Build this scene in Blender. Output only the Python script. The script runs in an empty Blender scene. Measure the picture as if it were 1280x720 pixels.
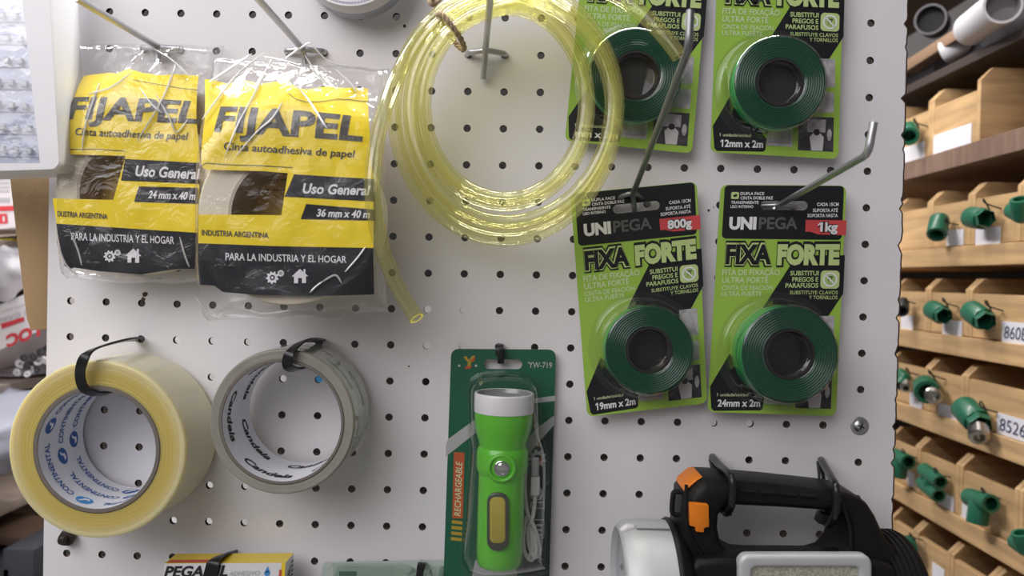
import bpy, bmesh, math, random
from mathutils import Vector, Matrix, noise
R_ = random.Random(7)
SC = bpy.context.scene
COL = SC.collection
ZO = 1.45                                   # height of the middle of the pegboard above the shop floor

# ------------------------------------------------------------------ camera, light, exposure
FPX = 950.0
CAM_R = [[0.999719372, 0.012819587, 0.019920718], [0.020078696, -0.01231483, -0.999722557], [-0.01257071, 0.999841989, -0.012568775]]
CAM_C = Vector((0.039876, -0.524716, 0.009705 + ZO))
cam_d = bpy.data.cameras.new('camera'); cam = bpy.data.objects.new('camera', cam_d); COL.objects.link(cam)
cam_d.sensor_width = 36; cam_d.lens = FPX / 1280 * 36; cam_d.clip_start = .01
r0, r1, r2 = [Vector(r) for r in CAM_R]
mw = Matrix((( r0.x, -r1.x, -r2.x, CAM_C.x), (r0.y, -r1.y, -r2.y, CAM_C.y), (r0.z, -r1.z, -r2.z, CAM_C.z), (0, 0, 0, 1)))
cam.matrix_world = mw
SC.camera = cam
cam_d.dof.use_dof = True; cam_d.dof.focus_distance = .50; cam_d.dof.aperture_fstop = 8.0

SC.view_settings.view_transform = 'Standard'; SC.view_settings.look = 'None'
SC.view_settings.exposure = 0.06; SC.view_settings.gamma = 1.0; SC.view_settings.use_curve_mapping = False
SC.cycles.transparent_max_bounces = 40; SC.cycles.max_bounces = 10
SC.cycles.transmission_bounces = 8; SC.cycles.caustics_reflective = False; SC.cycles.caustics_refractive = False

wd = bpy.data.worlds.new('shop_air'); SC.world = wd; wd.use_nodes = True
bg = wd.node_tree.nodes['Background']; bg.inputs[0].default_value = (.95, .96, 1.0, 1); bg.inputs[1].default_value = .22

def area(name, loc, target, sx, sy, power, col=(1, 1, 1)):
    l = bpy.data.lights.new(name, 'AREA'); l.shape = 'RECTANGLE'; l.size = sx; l.size_y = sy; l.energy = power; l.color = col
    o = bpy.data.objects.new(name, l); COL.objects.link(o); o.location = loc
    o.rotation_euler = (Vector(target) - Vector(loc)).to_track_quat('-Z', 'Y').to_euler(); return o
area('ceiling_tube', (-.74, -.90, ZO + .68), (-.15, 0, ZO + .08), 1.0, .6, 4.6, (.98, .97, 1.0))
area('aisle_tube', (.15, .75, ZO + 1.15), (.15, .6, ZO), 1.2, .12, 16, (1, .93, .87))
area('left_aisle_tube', (-1.0, .45, ZO + 1.2), (-.7, .5, ZO), .9, .12, 34, (.97, .97, 1))  # added light that brightens the stock on the left shelves
area('tube_behind_board', (-.05, .075, ZO + .75), (-.05, .10, ZO - .1), .8, .05, 12, (1, 1, 1))  # added light for the pale sheets behind the board's holes
area('shop_tubes', (-.72, -1.12, ZO + .92), (-.15, 0, ZO + .1), 1.6, 1.5, 15.5, (1, .955, .985))

# ------------------------------------------------------------------ helpers
def ray(px, py):
    d = Vector(((px - 640) / FPX, (py - 360) / FPX, 1))
    return r0 * d.x + r1 * d.y + r2 * d.z
def P(px, py, h=0.0):                       # the point seen at a photo pixel, h metres in front of the board
    d = ray(px, py); t = (-h - CAM_C.y) / d.y
    return CAM_C + d * t
def PX(px, py, X):                          # the point seen at a photo pixel on the upright plane x = X
    d = ray(px, py); t = (X - CAM_C.x) / d.x
    return CAM_C + d * t
def proj(w):
    q = w - CAM_C; z = r2.dot(q); return 640 + FPX * r0.dot(q) / z, 360 + FPX * r1.dot(q) / z
def sc(h): return (CAM_C.y * -1 - h) / FPX  # metres per pixel at height h

MATS = {}
def mat(name, col, rough=.5, metal=0, spec=.5, trans=0, ior=1.45, bump=None, vary=None, sub=0, coat=0, emit=None, alpha=1):
    if name in MATS: return MATS[name]
    m = bpy.data.materials.new(name); m.use_nodes = True; N = m.node_tree.nodes; L = m.node_tree.links
    b = N['Principled BSDF']; c = (*col, 1) if len(col) == 3 else col
    b.inputs['Base Color'].default_value = c; b.inputs['Roughness'].default_value = rough; b.inputs['Metallic'].default_value = metal
    b.inputs['Specular IOR Level'].default_value = spec; b.inputs['Transmission Weight'].default_value = trans; b.inputs['IOR'].default_value = ior
    b.inputs['Coat Weight'].default_value = coat; b.inputs['Alpha'].default_value = alpha
    if sub: b.inputs['Subsurface Weight'].default_value = sub; b.inputs['Subsurface Radius'].default_value = (1, .8, .3); b.inputs['Subsurface Scale'].default_value = .009 if sub > .5 else .003
    if emit: b.inputs['Emission Color'].default_value = (*emit[:3], 1); b.inputs['Emission Strength'].default_value = emit[3]
    tc = N.new('ShaderNodeTexCoord')
    if vary:                                # (scale, amount, stretch)
        mp = N.new('ShaderNodeMapping'); mp.inputs['Scale'].default_value = vary[2] if len(vary) > 2 else (1, 1, 1)
        nz = N.new('ShaderNodeTexNoise'); nz.inputs['Scale'].default_value = vary[0]; nz.inputs['Detail'].default_value = 5
        rp = N.new('ShaderNodeMapRange'); rp.inputs[3].default_value = 1 - vary[1]; rp.inputs[4].default_value = 1 + vary[1]
        rp.inputs[1].default_value = .3; rp.inputs[2].default_value = .7
        mx = N.new('ShaderNodeMix'); mx.data_type = 'RGBA'; mx.blend_type = 'MULTIPLY'; mx.inputs[0].default_value = 1
        mx.inputs[6].default_value = c
        L.new(tc.outputs['Object'], mp.inputs[0]); L.new(mp.outputs[0], nz.inputs[0]); L.new(nz.outputs[0], rp.inputs[0])
        L.new(rp.outputs[0], mx.inputs[7]); L.new(mx.outputs[2], b.inputs['Base Color'])
    if bump:                                # (scale, strength)
        nz = N.new('ShaderNodeTexNoise'); nz.inputs['Scale'].default_value = bump[0]; nz.inputs['Detail'].default_value = 4
        bp = N.new('ShaderNodeBump'); bp.inputs['Strength'].default_value = bump[1]; bp.inputs['Distance'].default_value = .001
        L.new(tc.outputs['Object'], nz.inputs[0]); L.new(nz.outputs[0], bp.inputs['Height']); L.new(bp.outputs[0], b.inputs['Normal'])
    MATS[name] = m; return m
def clear(name, tint=(1, 1, 1), gloss=.12, rough=.05, haze=0.0, hazecol=(1, 1, 1), bump=None, edge=.0, tint2=None):
    """Thin clear plastic: see-through, with a fresnel-weighted gloss and an optional milky share."""
    if name in MATS: return MATS[name]
    m = bpy.data.materials.new(name); m.use_nodes = True; N = m.node_tree.nodes; L = m.node_tree.links
    N.remove(N['Principled BSDF']); out = N['Material Output']
    tr = N.new('ShaderNodeBsdfTransparent'); tr.inputs[0].default_value = (*tint, 1)
    gl = N.new('ShaderNodeBsdfGlossy'); gl.inputs['Roughness'].default_value = rough
    lw = N.new('ShaderNodeLayerWeight'); lw.inputs[0].default_value = .35
    mr = N.new('ShaderNodeMapRange'); mr.inputs[3].default_value = gloss; mr.inputs[4].default_value = min(1, gloss + .35 + edge)
    L.new(lw.outputs['Facing'], mr.inputs[0])
    if tint2:                               # longer way through the wall towards the outline
        pw = N.new('ShaderNodeMath'); pw.operation = 'POWER'; pw.inputs[1].default_value = 2.5; L.new(lw.outputs['Facing'], pw.inputs[0])
        mc = N.new('ShaderNodeMix'); mc.data_type = 'RGBA'; mc.inputs[6].default_value = (*tint, 1); mc.inputs[7].default_value = (*tint2, 1)
        L.new(pw.outputs[0], mc.inputs[0]); L.new(mc.outputs[2], tr.inputs[0])
    mx = N.new('ShaderNodeMixShader'); L.new(mr.outputs[0], mx.inputs[0])
    base = tr.outputs[0]
    if haze:
        df = N.new('ShaderNodeBsdfDiffuse'); df.inputs[0].default_value = (*hazecol, 1)
        tl = N.new('ShaderNodeBsdfTranslucent'); tl.inputs[0].default_value = (*hazecol, 1)
        ad = N.new('ShaderNodeMixShader'); ad.inputs[0].default_value = .5; L.new(df.outputs[0], ad.inputs[1]); L.new(tl.outputs[0], ad.inputs[2])
        m2 = N.new('ShaderNodeMixShader'); m2.inputs[0].default_value = haze; L.new(tr.outputs[0], m2.inputs[1]); L.new(ad.outputs[0], m2.inputs[2]); base = m2.outputs[0]
    L.new(base, mx.inputs[1]); L.new(gl.outputs[0], mx.inputs[2]); L.new(mx.outputs[0], out.inputs[0])
    if bump:
        tc = N.new('ShaderNodeTexCoord'); nz = N.new('ShaderNodeTexNoise'); nz.inputs['Scale'].default_value = bump[0]; nz.inputs['Detail'].default_value = 3
        nz.inputs['Distortion'].default_value = bump[2] if len(bump) > 2 else 0
        bp = N.new('ShaderNodeBump'); bp.inputs['Strength'].default_value = bump[1]; bp.inputs['Distance'].default_value = .002
        L.new(tc.outputs['Object'], nz.inputs[0]); L.new(nz.outputs[0], bp.inputs['Height'])
        L.new(bp.outputs[0], gl.inputs['Normal']); L.new(bp.outputs[0], lw.inputs['Normal'])
    MATS[name] = m; return m

WL = {}                                     # world position of everything made so far
def thing(name, label, cat, loc, group=None, kind=None):
    o = bpy.data.objects.new(name, None); COL.objects.link(o); o.empty_display_size = .01
    o.location = loc; WL[o.name] = Vector(loc); tag(o, label, cat, group, kind); return o
def tag(o, label=None, cat=None, group=None, kind=None):
    for k, v in (('label', label), ('category', cat), ('group', group), ('kind', kind)):
        if v: o[k] = v
    return o
class MB:
    """Collects shapes (world coordinates) into one mesh object."""
    def __init__(s): s.v = []; s.f = []; s.m = []; s.mats = []
    def mi(s, m):
        if m not in s.mats: s.mats.append(m)
        return s.mats.index(m)
    def add(s, vs, fs, m):
        o = len(s.v); i = s.mi(m); s.v += [tuple(v) for v in vs]
        for f in fs: s.f.append(tuple(o + k for k in f)); s.m.append(i)
    def addbm(s, bm, m):
        bm.verts.index_update(); s.add([v.co.copy() for v in bm.verts], [[v.index for v in f.verts] for f in bm.faces], m); bm.free()
    # ---- shapes
    def tube(s, pts, r, m, n=10, caps=True, smooth=0, closed=False, flat=None):
        pts = [Vector(p) for p in pts]
        if smooth: pts = crom(pts, smooth, closed)
        k = len(pts); rr = r if isinstance(r, (list, tuple)) else [r] * k
        if len(rr) != k: rr = [rr[min(int(i * (len(rr) - 1) / (k - 1)), len(rr) - 2)] + (rr[min(int(i * (len(rr) - 1) / (k - 1)), len(rr) - 2) + 1] - rr[min(int(i * (len(rr) - 1) / (k - 1)), len(rr) - 2)]) * (i * (len(rr) - 1) / (k - 1) - min(int(i * (len(rr) - 1) / (k - 1)), len(rr) - 2)) for i in range(k)]
        vs = []; u = None
        for i, p in enumerate(pts):
            a = pts[(i - 1) % k] if closed else pts[max(i - 1, 0)]; b = pts[(i + 1) % k] if closed else pts[min(i + 1, k - 1)]
            t = (b - a).normalized()
            if u is None:
                u = t.orthogonal().normalized() if flat is None else (Vector(flat[0]) - t * t.dot(Vector(flat[0]))).normalized()
            elif flat is not None:
                q = Vector(flat[0]) - t * t.dot(Vector(flat[0])); u = q.normalized() if q.length > .15 else u
            else:
                u = (u - t * t.dot(u)); u = u.normalized() if u.length > 1e-9 else t.orthogonal().normalized()
            w = t.cross(u)
            for j in range(n):
                an = 2 * math.pi * (j + .5 * (flat is not None)) / n
                e1, e2 = (rr[i], rr[i]) if flat is None else (flat[1] * 1.414, flat[2] * 1.414)
                vs.append(p + u * (math.cos(an) * e1) + w * (math.sin(an) * e2))
        fs = []
        for i in range(k if closed else k - 1):
            for j in range(n):
                a = i * n + j; b = i * n + (j + 1) % n; i2 = (i + 1) % k
                fs.append((a, b, i2 * n + (j + 1) % n, i2 * n + j))
        if caps and not closed: fs += [tuple(range(n - 1, -1, -1)), tuple((k - 1) * n + j for j in range(n))]
        s.add(vs, fs, m)
    def lathe(s, prof, o, ax, m, n=48, ref=None, closed=False):
        """prof: (distance along the axis, radius) pairs; closed joins the last to the first."""
        o = Vector(o); ax = Vector(ax).normalized(); u = (Vector(ref) - ax * ax.dot(Vector(ref))).normalized() if ref else ax.orthogonal().normalized(); w = ax.cross(u)
        vs = []; fs = []
        for a, r in prof:
            for j in range(n):
                t = 2 * math.pi * j / n; vs.append(o + ax * a + (u * math.cos(t) + w * math.sin(t)) * r)
        k = len(prof)
        for i in range(k if closed else k - 1):
            for j in range(n):
                i2 = (i + 1) % k; fs.append((i * n + j, i * n + (j + 1) % n, i2 * n + (j + 1) % n, i2 * n + j))
        s.add(vs, fs, m)
    def box(s, c, sz, m, rot=None, bev=0, seg=2):
        bm = bmesh.new(); bmesh.ops.create_cube(bm, size=1)
        for v in bm.verts: v.co = Vector((v.co.x * sz[0], v.co.y * sz[1], v.co.z * sz[2]))
        if bev: bmesh.ops.bevel(bm, geom=bm.edges[:], offset=bev, segments=seg, profile=.5, affect='EDGES')
        M = Matrix.Translation(Vector(c)) @ (rot.to_4x4() if rot is not None else Matrix()); bm.transform(M); s.addbm(bm, m)
    def prism(s, pts, d, m, bev=0, seg=2):
        """pts: world points of a flat outline; d: extrusion vector."""
        bm = bmesh.new(); vs = [bm.verts.new(p) for p in pts]; f = bm.faces.new(vs)
        ex = bmesh.ops.extrude_face_region(bm, geom=[f]); nv = [e for e in ex['geom'] if isinstance(e, bmesh.types.BMVert)]
        bmesh.ops.translate(bm, verts=nv, vec=Vector(d)); bmesh.ops.recalc_face_normals(bm, faces=bm.faces[:])
        if bev: bmesh.ops.bevel(bm, geom=bm.edges[:], offset=bev, segments=seg, profile=.5, affect='EDGES', clamp_overlap=True)
        s.addbm(bm, m)
    def poly(s, surf, pts, m, off=.0002, cut=.006):
        """flat printed shape: outline in the surface's own coordinates, laid on the surface."""
        bm = bmesh.new()
        loops = pts if isinstance(pts[0][0], (list, tuple)) else [pts]
        for lp in loops: bm.faces.new([bm.verts.new((x, y, 0)) for x, y in lp])
        bm.normal_update(); bmesh.ops.triangulate(bm, faces=bm.faces[:]); lay(bm, surf, off, cut); s.addbm(bm, m)
    def text(s, surf, t, m, x0, x1, yb, cap, bold=0, shear=0, rot=0, off=.0003, cut=.006, yb2=None, space=1):
        """lettering stretched between x0 and x1, baseline yb (yb2 at its right end), cap height cap (y runs down)."""
        vs, fs, w0, w1, ch = glyphs(t, bold, space); bm = bmesh.new(); bv = []
        for x, y in vs:
            a = (x - w0) / (w1 - w0); yy = y / ch * cap; X = x0 + a * (x1 - x0) + shear * yy
            bv.append(bm.verts.new((X, (yb if yb2 is None else yb + (yb2 - yb) * a) - yy, 0)))
        for f in fs:
            try: bm.faces.new([bv[i] for i in f])
            except ValueError: pass
        lay(bm, surf, off, cut); s.addbm(bm, m)
    def build(s, name, parent=None, smooth=40, weld=0, **tg):
        me = bpy.data.meshes.new(name); V = [Vector(v) for v in s.v]
        lo = Vector([min(v[i] for v in V) for i in range(3)]); hi = Vector([max(v[i] for v in V) for i in range(3)]); c = (lo + hi) / 2
        me.from_pydata([v - c for v in V], [], s.f)
        for m in s.mats: me.materials.append(m)
        for p, i in zip(me.polygons, s.m): p.material_index = i
        if weld:
            bm = bmesh.new(); bm.from_mesh(me); bmesh.ops.remove_doubles(bm, verts=bm.verts[:], dist=weld); bm.to_mesh(me); bm.free()
        me.validate(); me.update()
        if smooth:
            me.polygons.foreach_set('use_smooth', [True] * len(me.polygons)); me.set_sharp_from_angle(angle=math.radians(smooth))
        o = bpy.data.objects.new(name, me); COL.objects.link(o); WL[o.name] = c
        if parent: o.parent = parent; o.location = c - WL[parent.name]
        else: o.location = c
        tag(o, tg.get('label'), tg.get('cat'), tg.get('group'), tg.get('kind')); return o
def lay(bm, surf, off, cut):
    if cut and getattr(surf, 'bent', False):
        xs = [v.co.x for v in bm.verts]; ys = [v.co.y for v in bm.verts]
        for ax, lo, hi in ((0, min(xs), max(xs)), (1, min(ys), max(ys))):
            k = math.ceil(lo / cut)
            while k * cut < hi:
                co = Vector((0, 0, 0)); co[ax] = k * cut; no = Vector((0, 0, 0)); no[ax] = 1
                bmesh.ops.bisect_plane(bm, geom=bm.verts[:] + bm.edges[:] + bm.faces[:], plane_co=co, plane_no=no, dist=1e-7); k += 1
    for v in bm.verts: v.co = surf(v.co.x, v.co.y, off)
GL = {}
def glyphs(t, bold=0, space=1):
    key = (t, bold, space)
    if key not in GL:
        def tess(tx, b):
            c = bpy.data.curves.new('t', 'FONT'); c.body = tx; c.size = 1; c.offset = b; c.resolution_u = 3; c.space_character = space
            o = bpy.data.objects.new('t', c); COL.objects.link(o); me = bpy.data.meshes.new_from_object(o)
            r = ([(v.co.x, v.co.y) for v in me.vertices], [tuple(p.vertices) for p in me.polygons])
            bpy.data.objects.remove(o); bpy.data.curves.remove(c); bpy.data.meshes.remove(me); return r
        vs, fs = tess(t, bold)
        for i, c in enumerate(t):            # give the plain bar of a 1 its flag
            if c == '1':
                n0 = len(tess(t[:i], bold)[0]) if i else 0; g = tess(t[:i + 1], bold)[0][n0:]
                xl, yt = min(x for x, _ in g), max(y for _, y in g); k = len(vs); th = .10 + bold * 2
                vs += [(xl + .01, yt), (xl + .01, yt - th), (xl - .13 - bold, yt - th * 1.75), (xl - .13 - bold, yt - th * .85)]; fs.append((k, k + 3, k + 2, k + 1))
        ch = max(y for _, y in tess('H', 0)[0])
        GL[key] = (vs, fs, min(x for x, _ in vs), max(x for x, _ in vs), ch)
    return GL[key]
def crom(pts, k, closed=False):
    n = len(pts); out = []
    for i in range(n if closed else n - 1):
        g = lambda j: pts[j % n] if closed else pts[max(0, min(n - 1, j))]
        a, b, c, d = g(i - 1), g(i), g(i + 1), g(i + 2)
        for j in range(k):
            t = j / k; out.append(.5 * ((2 * b) + (c - a) * t + (2 * a - 5 * b + 4 * c - d) * t * t + (3 * b - a - 3 * c + d) * t ** 3))
    if not closed: out.append(pts[-1])
    return out
class Quad:
    """A sheet through four world corners (TL TR BR BL); own coordinates x 0..W right, y 0..H down, with an optional bulge."""
    def __init__(s, tl, tr, br, bl, disp=None):
        s.c = [Vector(p) for p in (tl, tr, br, bl)]; s.W = ((s.c[1] - s.c[0]).length + (s.c[2] - s.c[3]).length) / 2
        s.H = ((s.c[3] - s.c[0]).length + (s.c[2] - s.c[1]).length) / 2
        s.n = (s.c[3] - s.c[0]).cross(s.c[1] - s.c[0]).normalized()
        if s.n.y > 0: s.n = -s.n
        s.disp = disp; s.bent = disp is not None
    def __call__(s, x, y, off=0):
        u, v = x / s.W, y / s.H; a, b, c, d = s.c
        p = (a * (1 - u) + b * u) * (1 - v) + (d * (1 - u) + c * u) * v
        return p + s.n * (off + (s.disp(u, v) if s.disp else 0))
    def inv(s, px, py):                      # own coordinates of what the photo shows at a pixel
        x, y = s.W / 2, s.H / 2
        for _ in range(12):
            f0 = proj(s(x, y)); e = 1e-4; fx = proj(s(x + e, y)); fy = proj(s(x, y + e))
            a, b, c, d = (fx[0] - f0[0]) / e, (fy[0] - f0[0]) / e, (fx[1] - f0[1]) / e, (fy[1] - f0[1]) / e
            g, h = px - f0[0], py - f0[1]; det = a * d - b * c; x += (d * g - b * h) / det; y += (a * h - c * g) / det
        return x, y
def rrect(x0, y0, x1, y1, r, n=5):
    o = []
    for cx, cy, a in ((x1 - r, y0 + r, -90), (x1 - r, y1 - r, 0), (x0 + r, y1 - r, 90), (x0 + r, y0 + r, 180)):
        for i in range(n + 1):
            t = math.radians(a + 90 * i / n); o.append((cx + r * math.cos(t), cy + r * math.sin(t)))
    return o
def ell(cx, cy, rx, ry=None, n=28, a0=0, a1=360):
    ry = ry or rx
    k = n if a1 - a0 >= 360 else n + 1
    return [(cx + rx * math.cos(math.radians(a0 + (a1 - a0) * i / n)), cy + ry * math.sin(math.radians(a0 + (a1 - a0) * i / n))) for i in range(k)]
def ringpoly(cx, cy, ro, ri, n=28): # ring as quads
    o = ell(cx, cy, ro, n=n); i = ell(cx, cy, ri, n=n)
    return [[o[k], o[(k + 1) % n], i[(k + 1) % n], i[k]] for k in range(n)]
OUT = Vector((0, -1, 0))                    # straight out of the board

# ------------------------------------------------------------------ materials
M_board = mat('white_hardboard', (.80, .785, .80), .42, bump=(300, .05), vary=(14, .02))
M_fibre = mat('hardboard_fibre', (.085, .05, .035), .9, bump=(900, .4))
M_steel = mat('zinc_steel', (.55, .56, .58), .32, 1)
M_dsteel = mat('dull_steel', (.30, .31, .32), .38, 1)
M_black = mat('black_plastic', (.012, .012, .013), .38)
M_tie = mat('black_nylon', (.012, .012, .014), .3)

# ------------------------------------------------------------------ room
def slab(name, c, sz, m):
    b = MB(); b.box(c, sz, m); return b.build(name, kind='structure', smooth=0)
M_floor = mat('grey_floor_tile', (.30, .29, .28), .5, vary=(3, .1)); M_wall = mat('pale_wall_paint', (.55, .54, .53), .8, bump=(80, .1))
slab('floor', (.1, 0, -.05), (5, 5, .1), M_floor); slab('ceiling', (.1, 0, 3.05), (5, 5, .1), M_wall); slab('wall_back', (.1, 2.45, 1.5), (5, .1, 3), M_wall)
slab('wall_left', (-2.35, 0, 1.5), (.1, 5, 3), M_wall); slab('wall_right', (2.55, 0, 1.5), (.1, 5, 3), M_wall); slab('wall_front', (.1, -2.45, 1.5), (5, .1, 3), M_wall)

# ------------------------------------------------------------------ pegboard
PC = [[3.6e-05, -0.000682, -0.000506, 0.000322, 0.274158, -0.000292, -1.3e-05, 0.000581, -8.4e-05, -1.4e-05],
      [-0.00029, -0.187644, -9.8e-05, -0.001369, 0.001052, 0.000109, 0.000196, 0.00079, 0.000449, -0.001084]]
PE = [(0, 0), (0, 1), (0, 2), (0, 3), (1, 0), (1, 1), (1, 2), (2, 0), (2, 1), (3, 0)]
def grid(c, r, y=0.0):
    a, b = (c - 11) / 11, (r - 7.5) / 7.5
    return Vector((sum(k * a ** i * b ** j for k, (i, j) in zip(PC[0], PE)), y, ZO + sum(k * a ** i * b ** j for k, (i, j) in zip(PC[1], PE))))
def pegboard():
    mb = MB(); T = .0032; n = 16; RH = .0026
    c0, c1, q0, q1 = 0, 22, -3, 18
    extra = {(2, 8): 1}
    for c in range(c0, c1 + 1):
        for r in range(q0, q1 + 1):
            g = grid(c, r)
            ring = []; sq = []
            for j in range(n):
                t = 2 * math.pi * j / n; rr = RH * (1 + .05 * noise.noise(Vector((c * 3.1, r * 2.7, j * .9))))
                ring.append(g + Vector((math.cos(t) * rr, 0, math.sin(t) * rr)))
                k = 1 / max(abs(math.cos(t)), abs(math.sin(t))); a, b = .5 * math.cos(t) * k, .5 * math.sin(t) * k
                cc = c + a
                if c == c0 and a < -.49: cc = c - .66
                sq.append(grid(cc, r - b))
            vs = ring + sq + [v + Vector((0, T, 0)) for v in ring] + [v + Vector((0, T, 0)) for v in sq]
            fr = [(j, (j + 1) % n, n + (j + 1) % n, n + j) for j in range(n)]
            bk = [(2 * n + (j + 1) % n, 2 * n + j, 3 * n + j, 3 * n + (j + 1) % n) for j in range(n)]
            wl = [((j + 1) % n, j, 2 * n + j, 2 * n + (j + 1) % n) for j in range(n)]
            mb.add(vs, fr, M_board); mb.add(vs, bk, M_fibre); mb.add(vs, wl, M_fibre)
    # right-hand strip with its sawn, chipped edge
    rows = [q0 - .5 + i * .125 for i in range(int((q1 - q0 + 1) * 8) + 1)]; L = []; E = []
    for i, r in enumerate(rows):
        L.append(grid(22.5, r)); e = grid(22.97, r); d = abs(r - round(r))
        e.x += .0006 * noise.noise(Vector((r * 3.3, 1, 0))) - (.0022 * (1 - (d / .13) ** 2) if d < .13 and round(r) % 3 != 1 else 0) - (.001 if (i * 7) % 11 == 0 else 0); E.append(e)
    for i in range(len(rows) - 1):
        a, b, c, d = L[i], E[i], E[i + 1], L[i + 1]; o = Vector((0, T, 0))
        mb.add([a, b, c, d], [(0, 3, 2, 1)], M_board); mb.add([a + o, b + o, c + o, d + o], [(0, 1, 2, 3)], M_fibre)
        bb, cc = b + Vector((.0013, .0006, 0)), c + Vector((.0013, .0006, 0))
        mb.add([b, c, cc, bb], [(0, 1, 2, 3)], M_fibre); mb.add([bb, cc, c + o, b + o], [(0, 1, 2, 3)], M_fibre)
    lw = [grid(c0 - .66, r) for r in (q0 - .5, q1 + .5)]
    rr_ = [q0 - .5 + i for i in range(q1 - q0 + 2)]
    for i in range(len(rr_) - 1):
        a, b = grid(c0 - .66, rr_[i]), grid(c0 - .66, rr_[i + 1]); o = Vector((0, T, 0)); mb.add([a, b, b + o, a + o], [(0, 1, 2, 3)], M_fibre)
    for px, py, r in ((505.5, 32.5, .0013), (181, 368, .0022), (179, 374, .0016), (886, 263, .0010), (892, 259, .0005), (511, 458, .0007)): # nail holes and chips
        c = P(px, py, .00012); k = 9; mb.add([c + Vector((math.cos(i * .698) * r * R_.uniform(.7, 1.2), 0, math.sin(i * .698) * r * R_.uniform(.7, 1.2))) for i in range(k)], [tuple(range(k))], M_fibre)
    return mb.build('pegboard', smooth=0, weld=1e-5, label='large white perforated pegboard panel that everything in the middle hangs on', cat='pegboard')
pegboard()

# ------------------------------------------------------------------ metal pegboard hooks
def hook(label, hl, hr, bulge, arm, tail, r=.0021, m=None, up=.0):
    m = m or M_steel; L, Rr = grid(*hl), grid(*hr); mid = (L + Rr) / 2 + OUT * bulge + Vector((0, 0, up))
    t = thing('pegboard_hook', label, 'hook', tuple((L + Rr) / 2), 'metal hooks in the pegboard')
    b = MB(); pts = [L + Vector((0, .006, .004)), L + Vector((0, .002, 0)), L + OUT * .003, (L * .75 + Rr * .25) + OUT * bulge * .75 + Vector((0, 0, up * .7)), mid,
                     (L * .25 + Rr * .75) + OUT * bulge * .75 + Vector((0, 0, up * .7)), Rr + OUT * .003, Rr + Vector((0, .002, 0)), Rr + Vector((0, .006, .004))]
    b.tube(pts, r * .95, m, 10, smooth=5); b.build('crossbar', t)
    w = [P(*a) for a in arm]
    p0 = mid + OUT * (r * 1.6)
    a = MB(); path = [p0 + (w[0] - p0).normalized() * -.004, p0]
    for i, q in enumerate(w):
        if i < len(w) - 1:                   # rounded bend
            d0 = (q - (w[i - 1] if i else p0)).normalized(); d1 = (w[i + 1] - q).normalized()
            path += [q - d0 * .006, q - d0 * .0022 + d1 * .0004, q - d0 * .0004 + d1 * .0022, q + d1 * .006]
        else: path.append(q)
    a.tube(path, r, m, 12); a.build('arm', t)
    if tail:
        c = MB(); e = P(*tail); c.tube([p0 + Vector((0, .001, .001)), p0 * .6 + e * .4 + OUT * -.002, e], r * .95, m, 10, smooth=4); c.build('tail', t)
    return t
hook('zinc hook at the upper left whose arm holds the 24 mm paper tape bag', (2, 1), (3, 1), .006, [(94, -3, .118)], (197, 78, .005))
hook('zinc hook holding the 36 mm paper tape bag', (6, 1), (7, 1), .007, [(316, -9, .105)], (382, 82, .005))
hook('zinc hook with T shaped base that the yellow hose coil hangs on', (11, 1), (12, 1), .010, [(614, -14, .098)], (604, 99, .004))
hook('long dark steel hook with bent tip rising from the 800g tape card', (15, 5), (16, 5), .017, [(861, 60, .172), (863, 13, .172)], (794, 268, .006), r=.0019, m=M_dsteel, up=.005)
hook('zinc hook with upturned tip rising from the 1kg tape card', (19, 5), (20, 5), .007, [(1085, 193, .123), (1092, 153, .124)], (967, 262, .006))

# screw with washer, hex nut and small flaws of the board
t = thing('screw', 'round silver cross-head screw near the right edge of the pegboard', 'screw', tuple(grid(22, 11)))
c = grid(22, 11); b = MB(); b.lathe([(0, .0062), (.0006, .0062), (.0008, .0058), (.0008, .004)], c, OUT, M_steel, 28); b.build('washer', t)
b = MB(); b.lathe([(.0008, .0044), (.0016, .0042), (.0026, .0028), (.003, .0005), (.003, 0)], c, OUT, M_steel, 24)
for a in (.4, 1.97): b.box(c + OUT * .003, (.0046, .0004, .0008), mat('screw_slot', (.02, .02, .02), .6), Matrix.Rotation(a, 3, 'Y'))
b.build('screw_head', t)
b = MB(); c = P(86, 671, .002); b.prism([c + Vector((.0058 * math.cos(i * math.pi / 3), 0, .0058 * math.sin(i * math.pi / 3))) for i in range(6)], OUT * .004, mat('browned_steel', (.05, .04, .035), .5, .6), .0006)
b.lathe([(.004, .0026), (.009, .0026), (.0095, .002), (.0095, 0)], c, OUT, MATS['browned_steel'], 16)
b.build('bolt', label='dark hex bolt in the board just under the amber tape roll', cat='bolt')

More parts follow.
